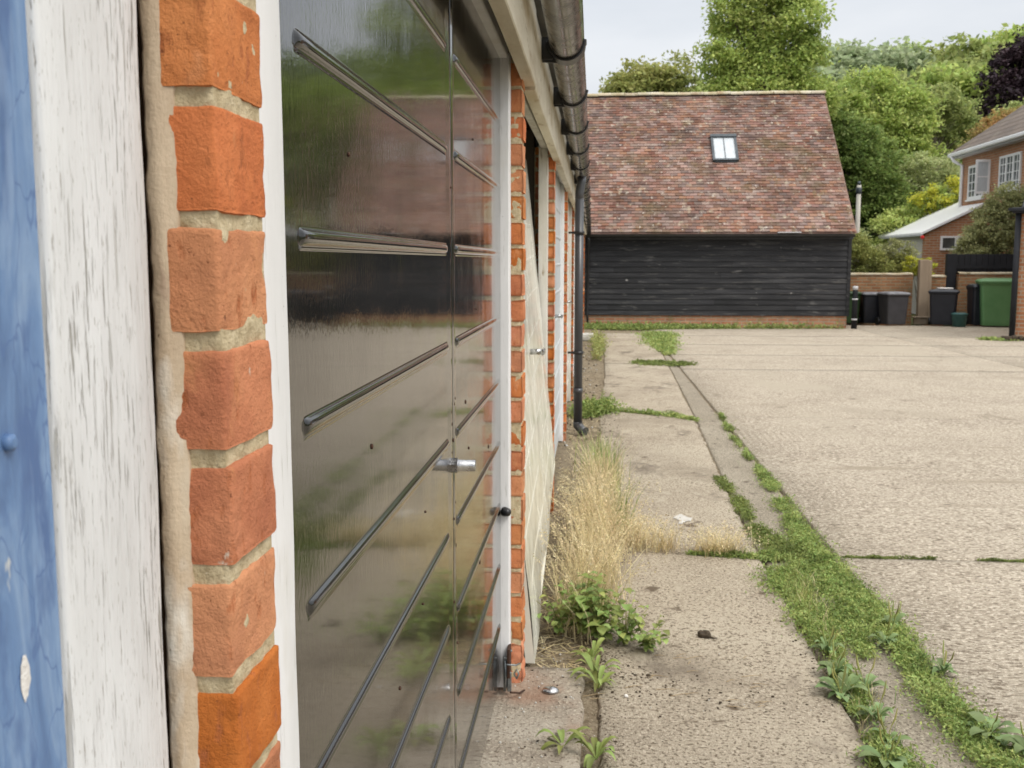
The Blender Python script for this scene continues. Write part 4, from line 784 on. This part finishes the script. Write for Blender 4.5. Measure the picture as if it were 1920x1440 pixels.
for z, h in ((.66, .07), (.44, .025), (-.005, .028)): mb = MB(); mb.tube([(5.60,22.95,z),(5.60,22.95,z+h),(5.60,22.95,z+h+.01)], [.058 if z > .5 else .064]*2+[.05], 20); build('band', mb, 'silver_paint', t)
t = thing('pole', 'slim pale timber pole with dark fitting behind the barn', 'pole', (6.82, 28, -.25)); mb = MB(); mb.tube([(6.82,28,-.3),(6.82,28,3.28)], [.07,.055], 12); build('shaft', mb, 'pale_pole', t)
mb = MB(); mb.tube([(6.82,28,3.05),(6.82,28,3.07),(6.82,28,3.2),(6.82,28,3.22)], [.06,.075,.075,.06], 12); mb.tube([(6.82,28,3.28),(6.82,28,3.38)], [.045,.035], 10); build('insulator', mb, 'lead', t)
mb = MB(); mb.tube([(6.80+(-4.5)*t_, 28+3*t_, 3.18+.5*t_-.3*math.sin(math.pi*t_)) for t_ in np.linspace(0, 1, 9)], .006, 5); build('wire', mb, 'fence_black', t)

# ------------------------------------------------------------ bins
def wheelie(lab, x, y, w_, d_, h_, rz, body, lid, group=None, tilt=0, z=None):
    z0 = gz(y) if z is None else z; t = thing('wheelie_bin', lab, 'bin', (x, y, z0), group, rz=rz or 1e-4)
    def rect(hw, hd, zz, r=.05): return [(sx*(hw-r*(1-c)), sy*(hd-r*(1-s_)), zz) for (sx, sy, arc) in ((1,-1,0),(1,1,1),(-1,1,2),(-1,-1,3)) for (c, s_) in ([(1,0),(.7,.7),(0,1)] if arc in (1,3) else [(0,1),(.7,.7),(1,0)])]
    mb = MB(); rows = [rect(w_*.40, d_*.40, .03), rect(w_*.41, d_*.42, .12), rect(w_*.47, d_*.48, h_*.86), rect(w_*.50, d_*.52, h_*.865), rect(w_*.50, d_*.52, h_*.90)]
    n = len(rows[0]); mb.add([p for r_ in rows for p in r_], [(i*n+k, i*n+(k+1)%n, (i+1)*n+(k+1)%n, (i+1)*n+k) for i in range(len(rows)-1) for k in range(n)]+[tuple(range(n))[::-1], tuple(range((len(rows)-1)*n, len(rows)*n))])
    o = build('body', mb, body, t); bv = o.modifiers.new('b', 'BEVEL'); bv.width = .008; bv.segments = 2
    mb = MB(); rows = [rect(w_*.52, d_*.55, h_*.902), rect(w_*.52, d_*.55, h_*.93), rect(w_*.46, d_*.46, h_*.965), rect(w_*.30, d_*.30, h_*.985)]
    mb.add([p for r_ in rows for p in r_], [(i*n+k, i*n+(k+1)%n, (i+1)*n+(k+1)%n, (i+1)*n+k) for i in range(3) for k in range(n)]+[tuple(range(n))[::-1], tuple(range(3*n, 4*n))]); build('lid', mb, lid, t)
    for s_ in (-1, 1): mb = MB(); mb.tube([(s_*w_*.40, d_*.40, .09), (s_*w_*.50, d_*.40, .09)], .09, 18); build('wheel', mb, 'plastic_dk', t)
    mb = MB(); mb.tube([(-w_*.4, d_*.50, h_*.86), (-w_*.4, d_*.60, h_*.90), (w_*.4, d_*.60, h_*.90), (w_*.4, d_*.50, h_*.86)], .014, 8); build('handle', mb, lid, t)
    return t
wheelie('black wheelie bin with dusty lid just right of the bollard', 6.46, 25.0, .46, .46, .78, 0, 'bin_black', 'lid_grey')
wheelie('dark green wheelie bin half hidden behind the bollard', 5.98, 25.05, .42, .44, .80, .3, 'bin_dgreen', 'bin_dgreen')
wheelie('charcoal grey wheelie bin beside the mossy garden wall', 6.84, 24.45, .58, .5, .80, .25, 'bin_grey', 'lid_grey')
wheelie('black wheelie bin with papers on its lid by the gate post', 7.96, 24.4, .64, .55, .86, -.35, 'bin_black', 'bin_black')
mb = MB(); mb.box((7.82, 24.25, .645), (8.12, 24.5, .675), 0, .006); o = build('papers', mb, 'chalk', None); tag(o, 'pale flat papers lying on the black bin lid', 'papers')
gb = wheelie('large green wheelie bin at the right by the brick garage', 9.12, 24.2, .92, .8, 1.12, -.22, 'bin_green', 'bin_green')
wheelie('narrow black bin standing against the left of the green bin', 8.70, 24.45, .30, .5, .98, 0, 'bin_black', 'bin_black')
t = thing('caddy', 'small teal food caddy standing in front of the black bin', 'caddy', (8.18, 23.95, gz(23.95))); mb = MB(); mb.tube([(8.18,23.95,-.203),(8.18,23.95,.07),(8.18,23.95,.075)], [.14,.17,.18], 16); build('body', mb, 'teal', t); mb = MB(); mb.tube([(8.18,23.95,.077),(8.18,23.95,.1),(8.18,23.95,.12)], [.185,.18,.12], 16); build('lid', mb, 'teal', t)

# ------------------------------------------------------------ right-hand brick garage
t = thing('brick_garage', 'brick garage with black gutter and white door at the right edge', 'garage', (7.68, 19.6, gz(19.6)), rz=R(-25))
mb = MB(); mb.box((.02, .15, -.1), (.20, 5.4, 2.32)); mb.box((3.0, .15, -.1), (6.2, .35, 2.32)); mb.box((.2, 5.2, -.1), (6.2, 5.4, 2.32)); mb.box((6.0, .35, -.1), (6.2, 5.2, 2.32)); build('wall', mb, 'house_brick', t)
mb = MB(); mb.box((.205, .18, .02), (2.995, .24, 2.15), 0, .004)
for k in range(1, 9): mb.box((.205+.31*k, .17, .06), (.217+.31*k, .179, 2.1))
build('garage_door', mb, 'white', t)
mb = MB(); mb.box((.205, .16, 2.152), (2.995, .3, 2.32)); build('lintel', mb, 'dark_wood', t)
mb = MB(); mb.prism([(-.02, 2.44), (5.6, 2.44), (4.3, 2.85), (1.3, 2.85)], .02, 6.4, 0); build('roof', mb, 'fence_black', t)
mb = MB(); mb.box((-.14, -.06, 2.325), (6.4, .145, 2.43), 0, .01); mb.box((-.20, -.10, 2.36), (6.4, -.07, 2.42), 0, .008); build('gutter', mb, 'fence_black', t)
mb = MB(); mb.tube([(-.03, .06, 2.33), (-.03, .06, .0)], .052, 14); build('downpipe', mb, 'fence_black', t)
mb = MB()
for k in range(14): c = np.array((7.55+rng.uniform(-.12,.22), 19.3+rng.uniform(-.1,.12), gz(19.3)+.03)); round_box(mb, c-.05, c+.05, .03, .03, .02, k)
o = build('clod_heap', mb, 'clod'); tag(o, 'dark heap of soil and debris at the foot of the right downpipe', 'debris')

# ------------------------------------------------------------ low plants
def blades(pos, h, wid, lean, m, name, label, cat, kind='stuff', curl=.5, head=0):
    """grass blades, each 3 tapering quads, at pos (N,3)"""
    n = len(pos); pos = np.asarray(pos); a = rng.uniform(0, 2*np.pi, n); H_ = h*rng.uniform(.45, 1.1, n); ln = lean*rng.uniform(.2, 1.3, n)
    d = np.stack([np.cos(a), np.sin(a), np.zeros(n)], 1); p_ = np.stack([-np.sin(a+rng.uniform(-1,1,n)), np.cos(a), np.zeros(n)], 1); V = []; ts = (0, .4, .75, 1.0); ws = (1, .8, .5, .12)
    R_ = []
    for t_, w_ in zip(ts, ws):
        c = pos+d*(ln*H_*(t_**2))[:, None]+np.array([0,0,1])*(H_*(t_-curl*.35*ln*t_**2))[:, None]; R_.append((c-p_*wid*w_*.5, c+p_*wid*w_*.5))
    Q = []
    for i in range(3): Q.append(np.stack([R_[i][0], R_[i][1], R_[i+1][1], R_[i+1][0]], 1))
    v = np.concatenate(Q, 1).reshape(-1, 3)
    if head:
        k = int(n*head); tip = (R_[3][0]+R_[3][1])[:k]/2; Hd = []
        for j in range(5):
            c = tip+rng.normal(size=(k, 3))*np.array([.004, .004, .012])-np.array([0,0,.006*j]); Hd.append(leaves(c, .005, None, None))
        v = np.concatenate([v]+Hd)
    o = quadmesh(name, v, m, None, (0,0,0)); 
    if kind: st(o, kind)
    return tag(o, label, cat)
def along(path, wid, n, gap=-.35):
    P = np.array(path, float); seg = np.linalg.norm(np.diff(P, axis=0), axis=1); cum = np.r_[0, np.cumsum(seg)]; wd = np.array(wid if hasattr(wid, '__len__') else [wid]*len(P))
    # weight samples by width
    t = rng.uniform(0, cum[-1], n*3); x = np.interp(t, cum, P[:,0]); y = np.interp(t, cum, P[:,1]); w_ = np.interp(t, cum, wd)
    keep = (rng.uniform(0, wd.max(), n*3) < w_)&(np.array([nz3(q*3.1, 7, 2)+.55*nz3(q*9, 3, 2) for q in t]) > (gap if np.isscalar(gap) else np.interp(y, gap[0], gap[1]))); x, y, w_, t = x[keep][:n], y[keep][:n], w_[keep][:n], t[keep][:n]
    lump = np.array([.55+.9*abs(nz3(q*5, 2, 1))+.5*abs(nz3(q*17, 5, 1)) for q in t]); off = rng.normal(size=len(x))*.42*w_*lump
    x2 = x+off+rng.normal(size=len(x))*.008; y2 = y+rng.normal(size=len(x))*.35*w_
    return np.stack([x2, y2, gz(y2)], 1)
def mat_of_leaves(path, wid, n, size, hgt, m, name, label, cat, hn=6, gap=-.35):
    p = along(path, np.array(wid)*1.18, int(n*1.35), gap); hh = np.array([.35+1.1*abs(nz3(a*hn*2, b*hn*2, 5))+.4*abs(nz3(a*40, b*40, 5)) for a, b, c in p]); p[:, 2] += rng.uniform(0, 1, len(p))*hgt*hh-.004
    o = quadmesh(name, leaves(p, size*1.12, None, None, aspect=.4), m, None, (0,0,0)); st(o, 'stuff'); return tag(o, label, cat)
Rp = [(1.095,9.18),(1.03,7.84),(1.045,6.79),(1.035,6.16),(1.01,5.40),(.985,4.85),(1.0,4.33),(1.03,3.91),(1.045,3.51),(1.03,3.18),(1.025,2.94),(1.045,2.71),(1.06,2.55),(1.09,2.3)]
mat_of_leaves(Rp, [.02,.03,.015,.05,.07,.09,.10,.10,.10,.085,.09,.10,.10,.1], 34000, .0062, .045, 'weed green', 'weeds', 'feathery green weeds filling the long joint beside the yard slabs', 'weeds', gap=([2.3, 4.4, 5.5, 9.2], [-.75, -.5, -.12, .12]))
mat_of_leaves([(.744,6.29),(.787,5.63),(.781,5.1),(.819,4.84),(.87,4.58),(.93,4.45)], [.045,.06,.05,.10,.14,.05], 9000, .0062, .035, 'weed dark', 'weeds', 'darker green weed tufts on the edge of the grey drainage strip', 'weeds', gap=-.2)
mat_of_leaves([(.92,4.45),(.93,4.1),(.93,3.75),(.91,3.45),(.90,3.3)], [.08,.10,.09,.06,.02], 7000, .0062, .032, 'weed green', 'weeds', 'low weeds bridging the bare strip between the two joints', 'weeds', gap=-.3)
mat_of_leaves([(.90,4.35),(.79,4.22),(.80,3.9),(.80,3.6),(.80,3.35)], [.10,.15,.14,.11,.05], 12500, .0062, .042, 'weed green', 'weeds', 'bright green weed patch left of the long joint, near the cross joint', 'weeds')
mat_of_leaves([(.79,3.3),(.785,3.08),(.77,2.89),(.775,2.72),(.78,2.57),(.78,2.35)], [.04,.05,.05,.06,.10,.1], 6000, .0065, .040, 'weed green', 'weeds', 'green weeds between the plantains in the left joint', 'weeds')
mat_of_leaves([(.84,4.52),(.67,4.51),(.44,4.53),(.3,4.56)], [.06,.05,.02,.01], 3200, .006, .03, 'weed green', 'weeds', 'thin green weeds running across the pavement joint', 'weeds')
mat_of_leaves([(1.10,4.545),(1.3,4.545),(1.34,4.545),(1.42,4.545),(1.60,4.545),(1.72,4.545),(1.85,4.545),(2.4,4.545)], [.012,.016,.004,.008,.014,.010,.016,.01], 4200, .005, .018, 'weed dark', 'weeds', 'narrow dark moss line in the cross joint of the yard', 'moss', gap=-.12)
mat_of_leaves([(1.09,9.1),(1.07,8.3),(1.03,7.2),(1.04,6.5)], [.02,.05,.02,.03], 2500, .008, .025, 'weed dark', 'weeds', 'sparse weed tufts in the middle of the long joint', 'weeds', gap=.1)
mat_of_leaves([(-.15,9.8),(.04,9.33),(.38,9.11),(.65,8.97),(.86,8.67)], [.04,.05,.05,.10,.02], 3000, .010, .05, 'weed green', 'weeds', 'weeds across the pavement by the downpipe', 'weeds')
mat_of_leaves([(1.2,20.9),(1.1,18.5),(1.09,17),(1.06,15.6)], [.5,.30,.25,.12], 6500, .022, .06, 'weed green', 'weeds', 'green weed strip leading to the barn', 'weeds')
mat_of_leaves([(.55,14.25),(.8,14.0),(1.2,13.95)], [.10,.35,.2], 3500, .016, .05, 'weed dark', 'weeds', 'dark green weed mat on the far pavement joint', 'weeds')
mat_of_leaves([(-.2,22.5),(.9,22.4),(2.2,22.6),(5.4,22.85)], [.45,.48,.16,.03], 9000, .024, .15, 'weed green', 'grass', 'bright grass strip along the foot of the barn wall', 'grass')
mat_of_leaves([(7.1,19.5),(7.55,19.3)], [.15,.3], 1200, .022, .07, 'weed green', 'weeds', 'small green patch beside the right garage corner', 'weeds')
mat_of_leaves([(-.15,8.9),(.08,9.25)], [.20,.16], 5200, .012, .15, 'weed green', 'weeds', 'leafy green clump at the foot of the downpipe', 'weeds')
mat_of_leaves([(-.02,14.5),(.02,17.5),(-.1,18.3)], [.10,.14,.1], 2200, .018, .28, 'weed yellow', 'weeds', 'tall yellowing weeds along the far wall foot', 'weeds')
# dry grass
def patch(cx, cy, rx, ry, n, edge=1): q = rng.normal(size=(n, 2))*.45; return np.stack([cx+q[:,0]*rx, cy+q[:,1]*ry, gz(cy+q[:,1]*ry)-.01], 1)
pos = np.concatenate([patch(-.02, 3.85, .11, .40, 480), patch(.0, 4.6, .10, .55, 800), patch(.02, 5.6, .10, .7, 620), patch(-.06,3.6,.1,.2,120)])
blades(pos, .33, .0034, .62, 'straw', 'dry_grass', 'tall straw coloured dry grass clump growing at the wall foot', 'dry grass', head=.6)
blades(np.concatenate([patch(.17, 4.66, .12, .14, 330), patch(.30, 4.6, .10, .07, 120)]), .16, .0032, .9, 'straw', 'dry_grass', 'shorter dry grass tuft on the pavement joint', 'dry grass', head=.5)
blades(patch(.55, 4.56, .12, .06, 330), .14, .003, 1.0, 'straw', 'dry_grass', 'separate dry grass tuft nearer the green weeds', 'dry grass', head=.5)
blades(np.concatenate([patch(.06, 5.9, .10, .3, 140), patch(.0, 6.3, .1, .2, 120), patch(.12,4.9,.05,.08,60)]), .30, .005, .35, 'weed green', 'grass', 'green grass blades standing among the dry grass', 'grass')
blades(patch(.80, 3.95, .06, .35, 160), .09, .003, .6, 'weed yellow', 'grass', 'yellowing seed stalks over the weed patch', 'grass')
pb = np.concatenate([along(Rp, .09, 420, -.4), along([(.86,4.45),(.80,3.9),(.79,3.3),(.78,2.5)], .10, 420, -.6), along([(.5,4.53),(.84,4.52)], .05, 90)])
blades(pb, .055, .0026, .8, 'weed green', 'grass', 'short green grass blades mixed through the joint weeds', 'grass')
blades(along([(.88,4.2),(.80,3.6),(.78,2.7)], .09, 110, -.6), .075, .0024, .7, 'straw', 'dry_grass', 'sparse dead stalks sticking up among the joint weeds', 'dry grass')
# straw litter and gravel on soil
pos = np.concatenate([np.stack([rng.uniform(-.24, -.02, 1500), rng.uniform(3.12, 6.5, 1500), np.zeros(1500)], 1), np.stack([rng.uniform(-.22, .0, 500), rng.uniform(6.5, 10.5, 500), np.zeros(500)], 1)]); pos[:, 2] = gz(pos[:, 1])+rng.uniform(-.004, .008, len(pos))
a = rng.uniform(0, np.pi, len(pos)); d = np.stack([np.cos(a), np.sin(a), rng.normal(size=len(a))*.15], 1); pp = np.stack([-np.sin(a), np.cos(a), a*0], 1); l_ = rng.uniform(.008, .035, (len(pos), 1)); w_ = rng.uniform(.0008, .002, (len(pos), 1))
v = np.stack([pos-d*l_-pp*w_, pos-d*l_+pp*w_, pos+d*l_+pp*w_, pos+d*l_-pp*w_], 1).reshape(-1, 3); o = quadmesh('straw_litter', v, 'straw', None, (0,0,0)); st(o, 'stuff'); tag(o, 'scattered dead straw lying on the soil at the wall foot', 'litter')
mb = MB()
def pebble(mb, c, r, m=0):
    th = rng.uniform(.5, .9); q = rng.uniform(0, 3); base = [(0,0,1)]; v = []
    for i, ph in enumerate((0, .8, 1.57, 2.3, 3.14)):
        k = 1 if i in (0, 4) else 6
        for j in range(k):
            t_ = 2*math.pi*j/6+q; rr_ = r*rng.uniform(.8, 1.15); v.append((c[0]+rr_*math.sin(ph)*math.cos(t_), c[1]+rr_*math.sin(ph)*math.sin(t_)*.8, c[2]+rr_*math.cos(ph)*th))
    f = [(0, 1+(j+1)%6, 1+j) for j in range(6)]+[(1+6*i+j, 1+6*i+(j+1)%6, 7+6*i+(j+1)%6, 7+6*i+j) for i in range(2) for j in range(6)]+[(13+j, 13+(j+1)%6, 19) for j in range(6)]
    mb.add(v, f, m, True)
for k in range(900):
    y = rng.uniform(2.4, 6) if k < 700 else rng.uniform(6, 18); x = rng.uniform(-.26, .0); dz = .012 if y < 3.13 else -.006
    if y < 3.13 and rng.uniform() < .5: continue
    r = rng.uniform(.0012, .0045) if y < 6 else rng.uniform(.004, .014); pebble(mb, (x, y, gz(y)+dz+r*.2), r, int(rng.integers(0, 3)))
for k in range(1500):
    y = 3.1+abs(rng.normal())*3.2; x = .01+abs(rng.normal())*.07; r = rng.uniform(.0012, .004)*(1 if y < 6 else 1.8); pebble(mb, (x, y, gz(y)+r*.1), r, 1 if rng.uniform() < .5 else 2)
for k in range(500):
    y = rng.uniform(2.3, 5); x = rng.uniform(0, 3); r = rng.uniform(.001, .003); pebble(mb, (x, y, gz(y)+r*.1), r, int(rng.integers(0, 3)))
for k in range(420):
    q = rng.normal(size=2); c0 = ((.22, 3.02, .16, .05), (.12, 3.12, .10, .06), (.45, 2.9, .22, .06), (.03, 3.0, .05, .25), (.72, 3.2, .03, .5))[k%5]; x, y = c0[0]+q[0]*c0[2], c0[1]+q[1]*c0[3]; r = abs(rng.normal())*.0022+.0008; pebble(mb, (x, y, gz(y)+r*.2), r, 1 if rng.uniform() < .75 else 2)
o = build('gravel', mb, ['pale_block', 'clod', 'concrete_apron'], None, fix=False); st(o, 'stuff'); tag(o, 'loose pebbles and grit scattered along the wall foot', 'gravel')

mb = MB()
for k in range(34):
    x, y = rng.uniform(-.1, .5), rng.uniform(2.9, 3.35); a_ = rng.normal()*.5; l_ = rng.uniform(.02, .075); z = gz(y)+.0025
    mb.tube([(x, y, z), (x+l_*.5*math.cos(a_), y+l_*.5*math.sin(a_)+.004, z+.003), (x+l_*math.cos(a_+.2), y+l_*math.sin(a_+.2), z)], [.0010, .0009, .0004], 5, cap=False)
o = build('twigs', mb, 'dead twig', None, fix=False); st(o, 'stuff'); tag(o, 'thin dead stalks scattered on the pavement by the leafy weeds', 'twigs')
# broad leaved plants as things
def leaf_surface(mb, base, az, ln, wd, lift, droop, m=0):
    n = 7; rows = []
    dx, dy_ = math.cos(az), math.sin(az); px, py = -dy_, dx
    for i in range(n):
        t_ = i/(n-1); w_ = wd*(.12 if t_ < .15 else math.sin(math.pi*min(1, (t_-.1)/.9))**.8)+.0005; r = ln*t_; z = base[2]+lift*math.sin(t_*1.7)-droop*t_*t_
        wob = .12*wd*nz3(az*3, t_*6, 1)
        rows.append([(base[0]+dx*r+px*w_*s_+px*wob, base[1]+dy_*r+py*w_*s_+py*wob, z+abs(s_)*w_*.35) for s_ in (-.5, -.25, 0, .25, .5)])
    mb.grid(rows, m, True)
def rosette(x, y, ln, lab, nl=8, stalks=3, m='plantain leaf', name='plantain', lift=.03, wdr=.45, dz=0.0, leafn='leaves'):
    z = gz(y)+dz; t = thing(name, lab, 'plant', (x, y, z), 'weeds growing in the yard joints'); mb = MB()
    for k in range(nl):
        az_ = 2*math.pi*k/nl+rng.uniform(-.35, .35); L_ = ln*rng.uniform(.6, 1.15); leaf_surface(mb, (x, y, z+.002), az_, L_, L_*wdr*rng.uniform(.8, 1.2), lift*rng.uniform(.6, 1.6), lift*rng.uniform(.2, .9))
    build(leafn, mb, m, t, fix=False)
    if stalks:
        mb = MB()
        for k in range(stalks):
            a_ = rng.uniform(0, 6.28); h = rng.uniform(.07, .12); ex, ey_ = math.cos(a_)*.03, math.sin(a_)*.03
            mb.tube([(x, y, z), (x+ex*.4, y+ey_*.4, z+h*.5), (x+ex*.8, y+ey_*.8, z+h*.7), (x+ex, y+ey_, z+h)], [.0010, .0010, .0028, .0012], 6, cap=False)
        build('seed_stalks', mb, 'weed yellow', t, fix=False)
    return t
for (x, y, l_, lab) in ((.775,3.36,.055,'broad leaved plantain at the top of the left joint row'),(.76,3.17,.06,'pale leaved plantain second down the left joint'),(.74,3.01,.075,'large plantain with several seed stalks in the left joint'),(.82,3.05,.06,'plantain right of the large one with seed stalks'),
    (.80,2.84,.06,'plantain in the narrow gap before the bottom clump'),(.79,2.70,.055,'plantain just above the bottom left clump'),(.76,2.58,.07,'plantain at the bottom edge of the left joint'),(.99,3.45,.055,'plantain leaves at the left edge of the feathery weeds'),(1.10,3.2,.05,'small plantain on the yard side of the feathery weeds'),
    (1.09,2.78,.08,'long leaved plantain lying over the feathery weeds near the bottom'),(1.15,2.66,.07,'dark plantain at the bottom right of the weed strip'),(1.06,3.62,.05,'small plantain tucked in the middle of the weed strip')):
    rosette(x, y, l_*1.1, lab, nl=9+int(rng.integers(0, 5)), stalks=int(rng.integers(1, 6)), lift=.038, wdr=rng.uniform(.36, .5))
for (x, y, l_, nl, lab) in ((-.01,3.22,.07,7,'upright dandelion like weed below the leafy clump'),(.0,3.08,.09,8,'spiky leaved dandelion in the joint beside the metal cap'),(.01,3.0,.085,6,'light green dandelion leaves leaning over the pavement joint'),
    (-.085,2.60,.07,5,'small two leaved seedling on the threshold slab'),(.005,2.54,.07,8,'dandelion clump at the bottom edge in the joint')):
    rosette(x, y, l_*1.08, lab, nl=nl+3, stalks=0, m='weed green', name='dandelion', lift=.055, wdr=.24)
def leafy(x, y, h, n, lab, m='weed green', sz=.03):
    h *= 1.35; n = int(n*1.9); sz *= 1.25; z = gz(y); t = thing('leafy_weed', lab, 'plant', (x, y, z), 'leafy weeds at the wall foot'); mb = MB(); s_ = MB()
    for k in range(n):
        a_ = rng.uniform(0, 6.28); hh = h*rng.uniform(.5, 1.1); sp = rng.uniform(.02, .10); tip = (x+math.cos(a_)*sp, y+math.sin(a_)*sp*1.4, z+hh); s_.tube([(x, y, z), (x+math.cos(a_)*sp*.3, y+math.sin(a_)*sp*.3, z+hh*.55), tip], [.0018, .0014, .0008], 5, cap=False)
        for j in range(6):
            q = (j+1)/6; b = (x+math.cos(a_)*sp*q*q, y+math.sin(a_)*sp*1.4*q*q, z+hh*q); L_ = sz*rng.uniform(.6, 1.2); leaf_surface(mb, b, rng.uniform(0, 6.28), L_, L_*.72, .008, .014)
    build('leaves', mb, m, t, fix=False); build('stems', s_, 'weed yellow', t, fix=False)
leafy(-.13, 3.45, .12, 8, 'small white speckled leafy weed against the cream door foot', sz=.022)
leafy(-.045, 3.46, .16, 12, 'tallest bright green leafy weed at the front of the dry grass', sz=.036)
leafy(.02, 3.42, .13, 9, 'heart leaved green weed right of the tallest one', sz=.036)
leafy(.10, 3.38, .10, 8, 'low trailing leafy weed spreading onto the pavement', sz=.026)
leafy(.17, 3.33, .09, 7, 'reddish tipped leafy weed at the end of the clump', sz=.026)
leafy(.0, 3.58, .13, 8, 'leafy weed half hidden inside the dry grass', sz=.03)

# ------------------------------------------------------------ small items
t = thing('metal_cap', 'shiny oval metal cap lying on the threshold slab', 'metal cap', (-.134, 2.94, gz(2.94)+.012)); mb = MB(); z = gz(2.94)+.014
rows = [[(-.134+r*1.25*math.cos(a_), 2.94+r*math.sin(a_), z+zz) for a_ in np.linspace(0, 2*math.pi, 25)] for r, zz in ((.001,.0135),(.009,.013),(.016,.010),(.0195,.006),(.021,.0015),(.0205,0))]
mb.grid(rows); build('cap', mb, 'chrome', t)
mb = MB(); pebble(mb, (.093, 2.95, gz(2.95)+.003), .0075); tag(build('pebble', mb, 'chalk', None), 'single white pebble on the pavement beyond the metal cap', 'pebble')
mb = MB(); round_box(mb, (.352, 3.465, gz(3.48)-.004), (.400, 3.505, gz(3.48)+.018), .0035, .013, .011, 8); mb.tube([(.39, 3.47, gz(3.47)+.006), (.41, 3.465, gz(3.47)+.004), (.425, 3.472, gz(3.47)+.002)], [.004, .003, .001], 6); tag(build('clod', mb, 'clod'), 'dark brown clod alone on the near pavement slab', 'clod')
mb = MB(); ring = [(.444+.045*(1+1.3*nz3(math.cos(a_)*2, math.sin(a_)*2, 4))*math.cos(a_), 5.2+.085*(1+1.3*nz3(math.cos(a_), math.sin(a_), 8))*math.sin(a_), gz(5.2)+.0035) for a_ in np.linspace(0, 2*math.pi, 30)[:-1]]
mb.add([(.444, 5.2, gz(5.2)+.006)]+ring, [(0, i+1, (i+1)%29+1) for i in range(29)]); tag(build('paint_mark', mb, 'pale_block'), 'whitish worn patch on the second pavement slab', 'mark')
mb = MB(); round_box(mb, (-.30, 18.55, gz(18.7)), (-.05, 18.95, gz(18.7)+.12), .04, .02, .01, 5); tag(build('concrete_block', mb, 'pale_block'), 'pale concrete block at the far end of the garage row', 'block')
